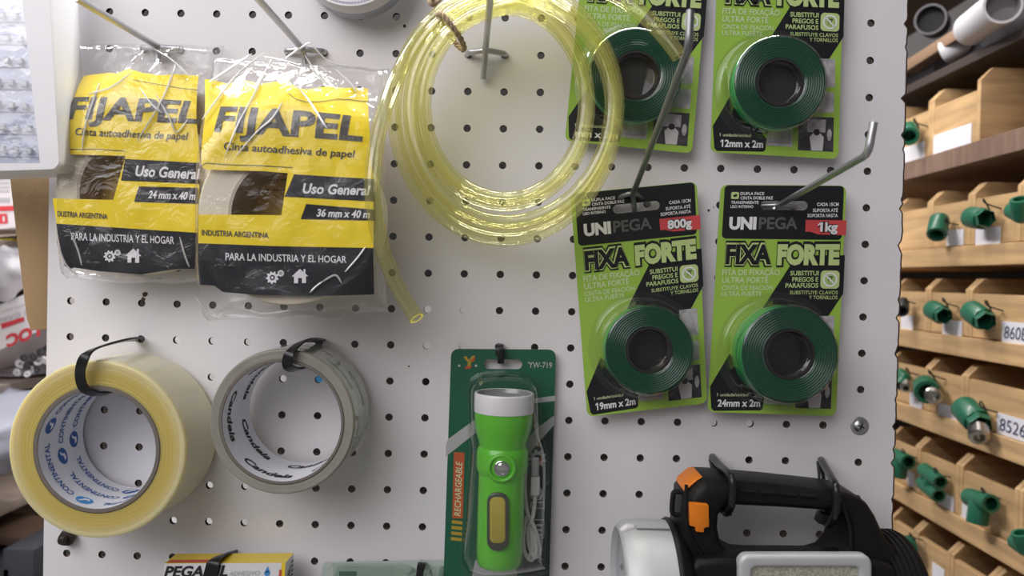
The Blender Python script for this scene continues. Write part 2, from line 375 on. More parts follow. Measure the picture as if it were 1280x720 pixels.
# ------------------------------------------------------------------ packing tape rolls
class Cyl:
    bent = True
    def __init__(s, o, ax, r, ref, sgn=1, inside=True):
        s.o = Vector(o); s.ax = Vector(ax).normalized(); s.u = (Vector(ref) - s.ax * s.ax.dot(Vector(ref))).normalized(); s.w = s.ax.cross(s.u) * sgn; s.r = r; s.k = -1 if inside else 1
    def __call__(s, x, y, off=0):
        a = x / s.r; return s.o + s.ax * y + (s.u * math.cos(a) + s.w * math.sin(a)) * (s.r + s.k * off)
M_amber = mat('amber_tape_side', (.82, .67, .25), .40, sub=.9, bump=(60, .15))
M_amber_out = mat('amber_tape_face', (.78, .74, .53), .26, sub=.9, coat=.25)
def radial(m, r_in, r_out, c_in, c_out):     # light soaking in at the film's outer edge, painted as a paler ramp
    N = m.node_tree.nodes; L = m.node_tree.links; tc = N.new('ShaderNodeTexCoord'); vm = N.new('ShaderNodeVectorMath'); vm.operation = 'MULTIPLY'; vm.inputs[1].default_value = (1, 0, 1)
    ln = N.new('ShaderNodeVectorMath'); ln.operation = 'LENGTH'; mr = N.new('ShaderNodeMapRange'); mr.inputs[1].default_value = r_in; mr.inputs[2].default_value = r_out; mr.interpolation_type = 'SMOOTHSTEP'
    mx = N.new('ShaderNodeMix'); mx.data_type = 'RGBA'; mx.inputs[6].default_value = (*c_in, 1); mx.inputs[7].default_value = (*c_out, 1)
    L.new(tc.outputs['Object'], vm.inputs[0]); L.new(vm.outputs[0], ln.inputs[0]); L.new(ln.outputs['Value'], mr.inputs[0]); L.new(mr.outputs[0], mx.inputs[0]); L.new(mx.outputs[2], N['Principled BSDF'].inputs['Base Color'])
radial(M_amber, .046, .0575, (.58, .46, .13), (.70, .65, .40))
M_ctape = mat('clear_tape_side', (.29, .28, .235), .35, sub=.2, bump=(80, .3), vary=(40, .12))
M_ctape_out = mat('clear_tape_face', (.42, .44, .40), .16, coat=.6, vary=(25, .18, (1, 8, 1)))
M_grey_core = mat('grey_paper_core', (.17, .15, .13), .9, bump=(700, .3))
M_white_core = mat('white_core_paper', (.78, .79, .82), .6)
M_blue = mat('blue_ink', (.035, .12, .36), .6); M_lblue = mat('bright_blue_ink', (.06, .28, .62), .6); M_ink = mat('black_ink', (.02, .02, .022), .6)
def roll(name, label, hf, hb, cf, rin, rout, core, msides, mout, cat='tape roll', n=72):
    c = P(cf[0], cf[1], hf); s = sc(hf); ri, ro, rc = rin * s, rout * s, (rin + core) * s; w = hf - hb
    o = Vector((c.x, -hb, c.z)); t = thing(name, label, cat, tuple(o), 'packing tape rolls on cable ties')
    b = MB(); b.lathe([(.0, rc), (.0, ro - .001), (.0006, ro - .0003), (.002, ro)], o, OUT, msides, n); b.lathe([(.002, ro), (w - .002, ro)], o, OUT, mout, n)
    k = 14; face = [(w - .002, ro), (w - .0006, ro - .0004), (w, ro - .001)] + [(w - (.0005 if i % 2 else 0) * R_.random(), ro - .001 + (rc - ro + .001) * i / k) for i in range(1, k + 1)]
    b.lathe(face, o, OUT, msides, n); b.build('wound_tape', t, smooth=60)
    b = MB(); b.lathe([(0, ri), (0, rc), (w - .0003, rc), (w + .0004, rc - .0006), (w + .0004, ri + .0004), (w, ri)], o, OUT, M_grey_core, n)
    b.lathe([(w, ri), (0, ri)], o, OUT, M_white_core, n); cr = b.build('cardboard_core', t, label='grey cardboard core with printed white lining')
    return t, o, ri, w, cr
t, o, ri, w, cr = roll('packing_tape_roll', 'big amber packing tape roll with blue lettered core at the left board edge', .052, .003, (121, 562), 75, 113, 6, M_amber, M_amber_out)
pr = MB(); S = Cyl(o, OUT, ri, (1, 0, 0)); per = 2 * math.pi * ri
def chk(a): # angle seen from the front: 0 right, 90 up
    p = S(a, .05); return p
# clockwise as seen from the camera = decreasing photo angle; find the sign once
cw = -1 if S(.01, .02).z > S(0, .02).z else 1
class Flip:
    bent = True
    def __init__(s, f, a, b, y0): s.f, s.a, s.b, s.y0 = f, a, b, y0
    def __call__(s, x, y, off=0): return s.f(s.a * x, s.y0 + s.b * y, off)
F = Flip(S, cw, -1, 0)                    # x runs clockwise, text tops (decreasing y) point to the front
def bird_logo(mb, F, x, y, r, m):
    mb.poly(F, ell(x, y, r * 1.15, r, 24), m, .0002)
    wh = MATS['white_core_paper']
    mb.poly(F, [(x - r * .7, y + r * .1), (x - r * .1, y + r * .15), (x + r * .35, y - r * .55), (x + r * .75, y - r * .5), (x + r * .4, y - r * .1), (x + r * .3, y + r * .5), (x - r * .35, y + r * .65)], wh, .0004)
for k, yy in enumerate((.040, .0255, .011)):
    for j in range(4):
        x = (j / 4 + (.055, .085, .0)[k] + .12 * k) * per; m = M_blue if (k, j) != (0, 1) else M_lblue
        bird_logo(pr, F, x, -yy, .0048, m); pr.text(F, 'CONTINENTAL', M_blue, x + .0085, x + .0085 + .038, -yy + .0024, .0046, .018)
pr.build('lettering', cr, smooth=0)
t, o, ri, w, cr = roll('packing_tape_roll', 'clear packing tape roll with black script on its core, hanging right of the amber roll', .055, .007, (352, 527.5), 75, 92, 4.5, M_ctape, M_ctape_out)
pr = MB(); S = Cyl(o, OUT, ri, (1, 0, 0)); F = Flip(S, -cw, 1, 0); per = 2 * math.pi * ri
for k, yy in enumerate((.037, .013)):
    for j in range(5):
        x = (j / 5 + .02 + .10 * k) * per; pr.text(F, 'Candela', M_ink, x, x + .034, yy + .003, .0072, .03, shear=.25)
pr.build('lettering', cr, smooth=0)
Sx = Cyl(o, OUT, 92 * sc(.055), (1, 0, 0), inside=False); F = Flip(Sx, cw, -1, 0); pr = MB()
M_ghost = mat('grey_ghost_print', (.28, .30, .28), .4)
for k, yy in enumerate((.034, .018)):
    for j in range(7): x = (j / 7 + .05 * k) * per * 1.2; pr.text(F, 'Candela', M_ghost, x, x + .026, -yy, .004, .01, shear=.2, off=.0002)
pr.build('printed_tape_end', t, smooth=0)

# ------------------------------------------------------------------ black cable ties
TG = 'black cable ties'
def tie(label, pts, ref, hw=.0024, ht=.0007, head=None, rod=0):
    w = [P(*p) for p in pts]; t = thing('cable_tie', label, 'cable tie', tuple(w[0]), TG)
    b = MB(); b.tube(w, rod, M_tie, 10, smooth=6) if rod else b.tube(w, 1, M_tie, 4, smooth=6, flat=(ref, hw, ht)); b.build('strap', t)
    if head:
        c = P(*head[0]); b = MB(); b.box(c, head[1], M_tie, Matrix.Rotation(head[2], 3, 'Y'), .0008); b.build('tie_head', t)
    return t
tie('black cable tie that carries the amber tape roll', [(176, 424, -.003), (172, 424, .004), (158, 425, .02), (130, 432, .04), (110, 441, .058), (101, 459, .0595), (101, 476, .0595), (107, 487, .058), (121, 492, .050), (140, 490, .036), (160, 478, .016), (174, 462, .004)], (1, 0, .35), .0030)
tie('black cable tie that carries the clear tape roll', [(404, 427, -.003), (400, 426, .004), (392, 425, .025), (378, 427, .047), (364, 439, .0585), (359, 451, .0595), (361, 459, .058), (370, 462, .050), (384, 458, .034), (398, 448, .012)], (1, 0, .35), .0030)

# ------------------------------------------------------------------ coil of yellow hose
M_hose = clear('yellow_hose_pvc', (.995, .992, .86), .03, .05, haze=.06, hazecol=(1, .97, .34), edge=.0, tint2=(.86, .80, .16))
M_hose_in = clear('yellow_hose_bore', (.995, .995, .93), .015, .1, haze=.015, hazecol=(1, .97, .4), tint2=(.97, .93, .5))
def coil():
    c = P(608, 20, .05); t = thing('hose_coil', 'coil of clear yellow plastic hose tied with beige twine on the middle hook', 'hose', tuple(c))
    #            L    R    B    T    h      left, right, bottom and top reach of each turn about (632,130)
    turns = [(100, 99, 116, 118, .066), (103, 100, 119, 121, .060), (110, 103, 126, 127, .050), (121, 133, 148, 134, .058), (131, 137, 158, 141, .047), (142, 140, 169, 150, .036)]
    pts = []; N = 44
    def at(f, a):
        i = min(int(f), len(turns) - 2); g = min(1, (f - i) / .36); g = g * g * (3 - 2 * g); q = [turns[i][k] * (1 - g) + turns[i + 1][k] * g for k in range(5)]
        cx, cy = math.cos(a), math.sin(a); return (632 + (q[1] if cx > 0 else q[0]) * cx, 130 + (q[2] if cy > 0 else q[3]) * cy, q[4])
    # first end: the short cut tail over the green card at the upper right
    head = [(849, 70, .088), (829, 44, .086), (803, 18, .083), (772, -4, .079), (736, -16, .074), (695, -10, .068)]
    for i in range(2, N * 5 - 1):
        a = -math.pi / 2 - 2 * math.pi * i / N; pts.append(at(i / N, a))
    tail = [(572, 2, .033), (530, 40, .042), (500, 88, .058), (480, 140, .073), (468, 195, .085), (466, 250, .088), (478, 310, .084), (497, 358, .076), (521, 398, .066)]
    full = crom([P(*p) for p in head], 6)[:-1] + crom([P(*p) for p in pts], 2)[:-1] + crom([P(*p) for p in [pts[-1]] + tail], 8)
    b = MB(); R0, R1 = .0046, .0031; b.tube(full, R0, M_hose, 16, caps=False)
    for e, nx in ((full[0], full[1]), (full[-1], full[-2])):
        ax = (nx - e).normalized(); b.lathe([(0, R0), (-.0001, R0 - .0004), (-.0001, R1 + .0003), (0, R1)], e, ax, mat('hose_cut_edge', (.78, .74, .16), .4), 16)
    b.build('hose', t, smooth=80)
    b = MB(); b.tube(full, R1, M_hose_in, 12, caps=False); b.build('hose_bore', t, smooth=80)
    # twine round the bundle
    tw = MB(); M_tw = mat('twine', (.52, .40, .26), .9, bump=(900, .6), vary=(300, .25))
    lo, hi = P(543, 4, .075), P(577, 45, .072); ax = (hi - lo); mid = (lo + hi) / 2; L = ax.length / 2; ax.normalize()
    loop = [mid + ax * (L * math.cos(a)) + Vector((0, 1, 0)) * (-.020 * math.sin(a) + .022) for a in [2 * math.pi * i / 26 for i in range(26)]]
    for ph in (0, math.pi):
        q = []
        for i in range(26 * 6):
            a = i / 6; p = loop[int(a) % 26].lerp(loop[(int(a) + 1) % 26], a % 1); g = a * 2.6 + ph
            q.append(p + (Vector((ax.z, 0, -ax.x)) * math.cos(g) + OUT * math.sin(g)) * .0009)
        tw.tube(q, .0011, M_tw, 6, closed=True)
    k0 = P(541, 2, .078)
    for d in ((10, -6), (14, -16), (-4, -14)):
        tw.tube([k0, P(541 + d[0] * .5 + 2, 2 + d[1] * .5 + 2, .083), P(541 + d[0], 2 + d[1], .08)], .0013, M_tw, 6, smooth=4)
    bm = bmesh.new(); bmesh.ops.create_icosphere(bm, subdivisions=2, radius=.0032); bm.transform(Matrix.Translation(k0)); tw.addbm(bm, M_tw)
    tw.build('twine', t, label='beige twine knotted round the bundle')
coil()

# ------------------------------------------------------------------ paper tape in printed bags
M_yel = mat('yellow_film_print', (.93, .70, .010), .38, vary=(30, .06))
M_blk = mat('black_film_print', (.012, .013, .018), .3)
M_txtg = mat('grey_black_film_ink', (.075, .07, .06), .45)
M_wht = mat('white_ink', (.78, .78, .80), .5)
M_film = clear('bag_film', (.99, .99, .993), .006, .07, haze=.015, hazecol=(.95, .95, .97), bump=(55, .9, 1.2), edge=.06)
M_fold_glint = clear('bag_film_crease', (.97, .97, .98), .15, .2, haze=.8, hazecol=(1, 1, 1))  # creases painted milky white in place of their highlights
M_cream = mat('cream_paper_tape', (.74, .68, .54), .75, bump=(300, .15))
M_kraft = mat('kraft_core', (.50, .43, .35), .85)
M_ochre = mat('bag_back_print', (.85, .62, .16), .6)
def gear(mb, S, x, y, r, m, hole, off=.0009):
    n = 9; ring = []
    for i in range(n * 4):
        a = 2 * math.pi * i / (n * 4); ring.append((x + (r if i % 4 in (1, 2) else r * .76) * math.cos(a), y + (r if i % 4 in (1, 2) else r * .76) * math.sin(a)))
    inn = [(x + r * .42 * math.cos(2 * math.pi * i / (n * 4)), y + r * .42 * math.sin(2 * math.pi * i / (n * 4))) for i in range(n * 4)]
    k = n * 4; mb.poly(S, [[ring[i], ring[(i + 1) % k], inn[(i + 1) % k], inn[i]] for i in range(k)], m, off, 0)
    mb.poly(S, ell(x, y, r * .2, n=12), m, off, 0)
def pack(label, film, h, hb, cf, R, rin, wid, A, creases, seed):
    """film: pixel corners of the clear bag; A: the printed artwork in photo pixels."""
    c0 = P(*cf, h); t = thing('paper_tape_pack', label, 'tape', tuple(P(film[0][0] * .5 + film[1][0] * .5, film[0][1], hb)), 'bagged paper tapes')
    cs = [P(*p, h) for p in film]; depth = h - hb
    Q = Quad(*cs); cu, cv = Q.inv(*cf); cu /= Q.W; cv /= Q.H; ru = (R * sc(h) + .002) / Q.W; rv = (R * sc(h) + .002) / Q.H
    def disp(u, v):
        d = math.hypot((u - cu) / ru, (v - cv) / rv); k = max(0, min(1, (d - .98) / .85)); k = k * k * (3 - 2 * k)
        wr = noise.noise(Vector((u * 7 + seed, v * 9, 2.1))) * .0016 + noise.noise(Vector((u * 19 + seed, v * 13, .3))) * .0007
        top = max(0, min(1, (.34 - v) / .34))
        return -depth * .45 * k + wr * (.45 + k) - depth * .25 * top ** 1.5 * k
    S = Quad(*cs, disp=disp)
    nu, nv = 44, 60
    def sheet(mb, f, m, off, uv):
        vs = []; fs = []
        for j in range(nv + 1):
            for i in range(nu + 1): vs.append(f(i / nu, j / nv, off))
        for j in range(nv):
            for i in range(nu): a = j * (nu + 1) + i; fs.append((a, a + 1, a + nu + 2, a + nu + 1))
        mb.add(vs, fs, m)
    edge = lambda v: .010 * noise.noise(Vector((v * 6 + seed, 3.3, .2)))
    b = MB()
    def front(u, v, off):
        uu = u * (1 - edge(v)) ; vv = v + .02 * noise.noise(Vector((u * 5, seed, 1))) * (1 if v > .5 else -.5)
        e = min(u, 1 - u, v, 1 - v) / .05; e = max(0, min(1, e))
        return S(uu * S.W, vv * S.H, off) - S.n * (1 - e) * (1 - e) * depth * .35
    sheet(b, front, M_film, .0012, None)
    back = [p + OUT * -0 for p in cs]
    def rear(u, v, off):
        p = front(u, v, 0); e = min(u, 1 - u, v, 1 - v) / .06; e = max(0, min(1, e)); q = Vector((p.x, -hb - .001 * noise.noise(Vector((u * 8, v * 8, seed))), p.z))
        return p.lerp(q, e)
    sheet(b, rear, M_film, 0, None)
    f = b.build('clear_bag', t, smooth=180)
    for cr in creases:
        q = MB()
        pts = []
        for i, (px, py) in enumerate(cr):
            x, y = S.inv(px, py); pts.append(S(x, y, .0016))
        q.tube(pts, [.0002] + [.0006] * (len(pts) + 1) + [.0002], M_fold_glint, 6, smooth=5); q.build('film_crease', f)
    # roll
    o = Vector((c0.x, -(h - .0022 - wid), c0.z)); ro, ri = R * sc(h), rin * sc(h); hz = wid - .0012
    rr = thing('tape_roll', None, None, tuple(o)); rr.parent = t; rr.location = o - WL[t.name]
    b = MB(); b.lathe([(0, ri + .002), (0, ro - .001), (.001, ro), (hz - .001, ro), (hz, ro - .001)] + [(hz - (.0003 if i % 2 else 0), ro - .001 - (ro - ri - .003) * i / 14) for i in range(1, 15)], o, OUT, M_cream, 64)
    b.build('wound_paper', rr, smooth=60)
    b = MB(); b.lathe([(0, ri), (0, ri + .002), (hz + .0003, ri + .002), (hz + .0003, ri)], o, OUT, M_kraft, 56, closed=True); b.build('cardboard_core', rr)
    # printing
    I = lambda pts: [S.inv(*p) for p in pts]
    b = MB()
    for k, m, off in (('yellow', M_yel, .0003), ('black', M_blk, .0005)):
        for pl in A[k]: b.poly(S, I(pl), m, off, .004)
    for ln in A['lines']:
        w = .00022; pl = I(ln); b.poly(S, [[(x, y - w), (x2, y2 - w), (x2, y2 + w), (x, y + w)] for (x, y), (x2, y2) in zip(pl[:-1], pl[1:])], M_txtg, .0006, .004)
    for (s, m, x0, y0, x1, y1, cap, bold, shear) in A['text']:
        a, a2 = S.inv(x0, y0), S.inv(x1, y1); b.text(S, s, m, a[0], a2[0], a[1], cap * sc(h), bold, shear, off=.0007, yb2=a2[1], cut=.004)
    for x, y, r in A['gears']: gear(b, S, *S.inv(x, y), r * sc(h), M_wht, 0)
    x, y = S.inv(*A['house']); u = sc(h)
    b.poly(S, [[(x - 10.5 * u, y), (x, y - 9.5 * u), (x + 10.5 * u, y)], [(x - 7.5 * u, y), (x + 7.5 * u, y), (x + 7.5 * u, y + 2 * u), (x - 7.5 * u, y + 2 * u)], [(x - 7.5 * u, y + 2 * u), (x - 2.4 * u, y + 2 * u), (x - 2.4 * u, y + 8.5 * u), (x - 7.5 * u, y + 8.5 * u)],
               [(x + 2.4 * u, y + 2 * u), (x + 7.5 * u, y + 2 * u), (x + 7.5 * u, y + 8.5 * u), (x + 2.4 * u, y + 8.5 * u)], [(x + 4.5 * u, y - 9 * u), (x + 7 * u, y - 9 * u), (x + 7 * u, y - 4 * u), (x + 4.5 * u, y - 4 * u)]], M_wht, .0009, 0)
    b.build('printed_label', f, smooth=0)
    # back of the bag: printed ochre, its mirrored small print showing through the core
    bq = [P(px, py, hb + .0015) for px, py in A['back']]; B = Quad(*bq); b = MB(); b.poly(B, [(0, 0), (B.W, 0), (B.W, B.H), (0, B.H)], M_ochre, 0)
    for i, s in enumerate(('etiqueta de uso general', 'cinta de papel para uso', 'industria y el hogar')): b.text(B, s, M_txtg, B.W * .62, B.W * .14, B.H * (.40 + .055 * i), .0016, 0, 0, off=.0003)
    b.build('back_label', f, smooth=0)
    return t
pack('yellow and black bag of paper tape marked 24 mm, furthest left', [(64, 36), (258, 40), (252, 354), (64, 350)], .034, .004, (166, 240), 103, 71, .026, dict(
    yellow=[[(104.6, 95.4), (120, 93), (136, 91), (147, 92), (161, 86), (177.5, 91), (200, 94), (226, 93), (249, 95), (250, 197), (77.5, 193), (84, 156), (94, 120), (100, 104)],
            [(157.5, 193.2), (250, 196.6), (247, 291), (71, 279.6), (66, 248), (142, 250)]],
    black=[[(71, 279.6), (247, 291.5), (244, 336), (223, 336), (177.5, 343), (123, 339), (97, 335), (81.7, 333), (75, 305)], [(156.7, 198.8), (250, 203.8), (250, 230), (151.7, 225.8)], [(174, 233), (248, 235), (248, 255), (168, 252.5)]],
    lines=[[(79.6, 187), (120, 186.5), (156.7, 189)], [(167, 100), (200, 106), (230, 111), (249, 113)]],
    text=[('FIJAPEL', M_txtg, 84, 148, 249, 154, 27, .03, .16), ('Cinta autoadhesiva de papel', M_txtg, 94, 169, 234, 175, 9, .012, .18), ('Uso General', M_wht, 169, 219.8, 248, 224, 12.5, .03, .2),
          ('24 mm x 40 m', M_wht, 185.8, 247.6, 244, 249.8, 9, .03, .2), ('DUSTRIA ARGENTINA', M_txtg, 72.5, 270.4, 135, 274, 6.5, .02, .0), ('PARA LA INDUSTRIA Y EL HOGAR', M_wht, 90, 300, 218.3, 305, 9, .012, 0)],
    gears=[(138, 320.4, 7.5), (147.8, 315.8, 4.2)], house=(167.5, 320), back=[(80, 110), (246, 110), (246, 330), (80, 325)]),
    [[(104, 190), (108, 160), (118, 128), (126, 104)], [(172, 178), (196, 140), (210, 112), (222, 78)], [(196, 118), (214, 150), (222, 166), (236, 150)], [(190, 60), (215, 75), (240, 98)], [(112, 118), (140, 110), (165, 92)], [(176, 110), (190, 130), (204, 142)], [(90, 290), (100, 315), (104, 332)], [(226, 296), (232, 318), (238, 334)], [(72, 300), (84, 330), (100, 346)]], 3.3)
pack('yellow and black bag of paper tape marked 36 mm, beside the hose coil', [(236, 46), (474, 62), (477, 394), (236, 404)], .074, .034, (357, 268), 114, 71, .038, dict(
    yellow=[[(256, 99), (270, 101), (285.5, 105), (303.6, 100), (326, 105), (345, 102), (360.5, 101), (366, 106), (372, 111), (385.6, 112), (408, 108), (430, 110), (460, 110.5), (462, 160), (466, 222), (352, 216), (330, 214), (258, 212), (252, 208), (256, 150)],
            [(360, 216), (467, 222), (467, 310), (340, 308), (248, 304.5), (248, 268), (352, 269)]],
    black=[[(248, 304), (340, 307.5), (467, 310), (468, 368), (398, 370), (318, 368.5), (279, 365), (268, 357), (250, 356)], [(367.8, 218), (469, 224), (469, 252), (356, 246)], [(383, 255), (469, 262), (469, 276), (376, 274)]],
    lines=[[(360, 116), (370, 124), (384, 128), (402, 127), (422, 124), (440, 125), (461, 127.5)], [(250, 208.5), (258, 204), (285, 206), (320, 207), (366, 209.5)]],
    text=[('FIJAPEL', M_txtg, 268, 163.5, 453, 176, 31, .032, .10), ('Cinta autoadhesiva de papel', M_txtg, 279.6, 187, 442.5, 197, 9, .014, .18), ('Uso General', M_wht, 378, 241.5, 461, 244, 12, .03, .2),
          ('36 mm x 40 m', M_wht, 396, 270.5, 462, 272.5, 9, .03, .2), ('INDUSTRIA ARGENTINA', M_txtg, 252.6, 294, 335.9, 297.5, 6.5, .02, 0), ('PARA LA INDUSTRIA Y EL HOGAR', M_wht, 282.4, 325, 433.5, 328.6, 8.6, .012, 0)],
    gears=[(341, 347, 8), (351.5, 341.7, 4.4)], house=(375.5, 345.5), back=[(262, 120), (456, 120), (460, 356), (258, 350)]),
    [[(282, 198), (298, 158), (318, 120), (342, 72)], [(296, 196), (322, 166), (342, 148), (354, 128)], [(254, 150), (278, 118), (300, 92), (332, 66)], [(262, 104), (290, 86), (316, 68)], [(372, 108), (388, 128), (402, 150), (410, 162)], [(382, 70), (396, 92), (406, 104)], [(420, 88), (436, 102), (446, 116)], [(330, 72), (360, 78), (378, 84)], [(404, 352), (420, 344), (428, 354)], [(432, 340), (448, 322), (458, 308)], [(388, 366), (396, 358), (404, 352)], [(300, 385), (330, 392), (362, 388)], [(246, 372), (262, 392), (276, 398)], [(356, 76), (372, 64), (388, 54)], [(392, 58), (412, 78), (440, 84)]], 8.1)

# ------------------------------------------------------------------ green tape on blister cards
M_lime = mat('lime_card', (.31, .51, .065), .45, coat=.25)
M_limet = mat('pale_lime_ink', (.50, .62, .25), .55)
M_limetx = mat('washed_lime_ink', (.58, .68, .40), .55)
M_cblk = mat('black_card', (.012, .013, .016), .45, spec=.35)
M_dgrey = mat('dark_grey_ink', (.10, .10, .105), .5)
M_red = mat('red_ink', (.62, .07, .075), .5)
M_photo = mat('card_photo_grey', (.42, .40, .42), .5, vary=(160, .35)); M_photod = mat('card_photo_dark', (.045, .04, .05), .5, vary=(160, .5)); M_pink = mat('card_photo_mauve', (.32, .26, .33), .5)
M_gtape = mat('green_liner', (.008, .42, .11), .3, coat=.2); M_gside = mat('green_tape_side', (.002, .062, .030), .3, sub=.0, spec=.3, coat=.1, bump=(25, .25))
M_kcore = mat('dark_core', (.018, .016, .017), .6)
M_blister = clear('blister_shell', (.985, .99, .985), .022, .07, edge=.22, haze=.01)
M_cardback = mat('grey_card_back', (.50, .50, .49), .8)
REF = Quad(P(901, 231, .010), P(1058, 232, .010), P(1045, 520, .014), P(884, 515, .014))
def rp(*pts): return [(x / REF.W, y / REF.H) for x, y in (REF.inv(*p) for p in pts)]
def crop(x, y, k=6, ox=880, oy=225): return ox + x / k, oy + y / k
def blister_card(label, quad, rollpx, size, weight, depth, rr, tint, top=None):
    """A hanging card with printed front, clear blister and the roll of tape in it."""
    q = [P(*c) for c in quad]; K = Quad(*q); t = thing('tape_card', label, 'tape', tuple((q[0] + q[1]) / 2), 'blister cards of green tape')
    U = lambda pts: [(x * K.W, y * K.H) for x, y in pts]
    w, h = K.W, K.H; slot = rrect(*U([rp((951, 251))[0]])[0], *U([rp((1009, 263))[0]])[0], .0030, 4); out = rrect(0, 0, w, h, .0045, 4)
    bm = bmesh.new()                          # card with the hang slot cut out
    ov = [bm.verts.new((x, y, 0)) for x, y in out]; iv = [bm.verts.new((x, y, 0)) for x, y in slot]
    ed = [bm.edges.new((l[i], l[(i + 1) % len(l)])) for l in (ov, iv) for i in range(len(l))]
    bmesh.ops.triangle_fill(bm, use_beauty=True, edges=ed)
    for f in bm.faces[:]:
        c = f.calc_center_median()
    tri = [[v.co.copy() for v in f.verts] for f in bm.faces]; bm.free()
    b = MB(); T = .0006
    vs = []; fs = []
    for tr in tri:
        i = len(vs); vs += [K(v.x, v.y, 0) for v in tr]; fs.append((i, i + 1, i + 2))
    b.add(vs, fs, M_lime); b.add([v - K.n * T for v in vs], [f[::-1] for f in fs], M_cardback)
    for l in (out, slot):
        n = len(l); vs = [K(x, y, 0) for x, y in l] + [K(x, y, -T) for x, y in l]; b.add(vs, [(i, (i + 1) % n, n + (i + 1) % n, n + i) for i in range(n)], M_cardback)
    card = b.build('card', t, smooth=0)
    b = MB(); c6 = crop
    # black header, in pieces round the slot
    hx0, hy0 = U(rp((906, 231)))[0]; hx1, hy1 = U(rp((1052, 300)))[0]; hy0 = .0003; sx0, sy0 = slot[-1][0] - 0, min(y for x, y in slot); sx0 = min(x for x, y in slot); sx1 = max(x for x, y in slot); sy1 = max(y for x, y in slot)
    hdr = rrect(hx0, hy0, hx1, hy1, .0028, 4)
    bm = bmesh.new(); ov = [bm.verts.new((x, y, 0)) for x, y in hdr]; iv = [bm.verts.new((x, y, 0)) for x, y in slot]
    ed = [bm.edges.new((l[i], l[(i + 1) % len(l)])) for l in (ov, iv) for i in range(len(l))]; bmesh.ops.triangle_fill(bm, use_beauty=True, edges=ed)
    for v in bm.verts: v.co = K(v.co.x, v.co.y, .00012)
    b.addbm(bm, M_cblk)
    # black diagonal and black lower corner
    b.poly(K, U(rp((1056, 319), (1054, 367), (1036, 394), (1010, 420), (960, 420), (954, 384), (987, 333), (1003, 319))), M_cblk, .00012)
    b.poly(K, U(rp((912, 442), (934, 470), (955, 497), (953, 511), (950, 513), (892, 513.5), (889, 510), (887.5, 483))), M_cblk, .00012)
    # little pictures
    for pts, m in (((1020, 395), (1043, 395), (1042, 430), (1018, 430)), M_photo), (((1016, 437), (1041, 437), (1040, 462), (1014, 462)), M_photo), (((996, 468), (1040, 468), (1038.5, 511), (994, 510)), M_photod), (((956, 480), (988, 480), (987, 506), (955, 505)), M_photo):
        pass
    for pts, m in ((((1020, 395), (1043, 395), (1042, 430), (1018, 430)), M_photo), (((1016, 437), (1041, 437), (1040, 462), (1014, 462)), M_photo), (((996, 468), (1040, 468), (1038.5, 511), (994, 510)), M_photod), (((956, 480), (988, 480), (987, 506), (955, 505)), M_photo)):
        b.poly(K, U(rp(*pts)), m, .00014)
    # plan sketch, person hanging a picture
    for pts in (((959, 484), (985, 484), (985, 486), (959, 486)), ((983, 486), (985, 486), (984, 502), (982, 502)), ((959, 500), (984, 500), (984, 502), (959, 502)), ((959, 486), (961, 486), (961, 493), (959, 493)), ((970, 491), (977, 491), (977, 492.5), (970, 492.5))):
        b.poly(K, U(rp(*pts)), M_pink, .0002)
    b.poly(K, U(rp((1007, 471), (1030, 471), (1029, 487), (1006, 487))), M_photo, .0002)
    b.poly(K, U(rp((1009, 493), (1014, 488), (1022, 488), (1027, 493), (1025, 510), (1011, 510))), mat('card_photo_white', (.55, .53, .55), .6), .00022)
    b.poly(K, [(x, y) for x, y in ell(*U(rp((1018, 487)))[0], .0022, n=14)], mat('card_photo_hair', (.03, .02, .02), .6), .0003)
    b.poly(K, [(x, y) for x, y in ell(*U(rp((1034, 490)))[0], .0016, .004, n=14)], M_photo, .0002)
    b.poly(K, U(rp((1023, 400), (1030, 398), (1036, 412), (1030, 424), (1022, 420))), mat('card_photo_white', (0, 0, 0)), .0002)
    def tx(s, m, x0, x1, yb, cap, bold=.02, off=.0003, yb2=None, shear=0):
        (a, y), = U(rp((x0, yb))); (a2, y2), = U(rp((x1, yb2 or yb))); b.text(K, s, m, a, a2, y, cap / 288 * h, bold, shear, off=off, yb2=y2)
    tx('DUPLA FACE', M_wht, 925.5, 955, 243.8, 3.6); tx('CINTA DOBLE FAZ', M_wht, 925.5, 966, 249.3, 3.6); tx('TRANSPARENTE', M_wht, 913.5, 948, 254.8, 3.4); tx('USO INTERNO', M_wht, 913, 941.5, 260, 3.4)
    x, y = U(rp((914, 240)))[0]; x2, y2 = U(rp((923.5, 248.8)))[0]; b.poly(K, rrect(x, y, x2, y2, .001), M_limet, .0002)
    b.poly(K, [((x + x2) / 2 + p * (x2 - x) * .3, (y + y2) / 2 + g * (y2 - y) * .22) for p, g in ((-1, .2), (.2, -1), (1, -.6), (.6, .8), (-.4, 1))], M_cblk, .0003)
    tx('CADA 15CM', M_wht, 1021, 1048, 257.5, 4.1); tx('SUPORTA ATÉ', M_wht, 1016, 1047, 265, 4.1); tx('SOPORTA HASTA', M_wht, 1009, 1047, 271.5, 4.1)
    tx('UNI', M_wht, 911, 945, 286, 14, .055); tx('PEGA', M_dgrey, 948, 996.5, 286, 14, .025)
    b.poly(K, U(rp((1007, 275), (1058, 275.5), (1057, 294), (1022, 293), (1012, 289.5), (1006.5, 290))), M_red, .0003)
    for m, e, o in (((M_cblk, .11, .0004), (M_wht, .04, .0005)) if weight else ()): tx(weight, m, 1022 if len(weight) == 3 else 1016, 1046.5, 289, 10.5, e, o)
    for m, e, o in ((M_cblk, .13, .0004), (M_limet, .085, .0005), (M_cblk, .045, .0006)): tx('FIXA', m, 905.5 + (.13 - e) * 12, 964.5 - (.13 - e) * 12, 329, 22 - (.13 - e) * 20 + 2, e, o, yb2=329.2)
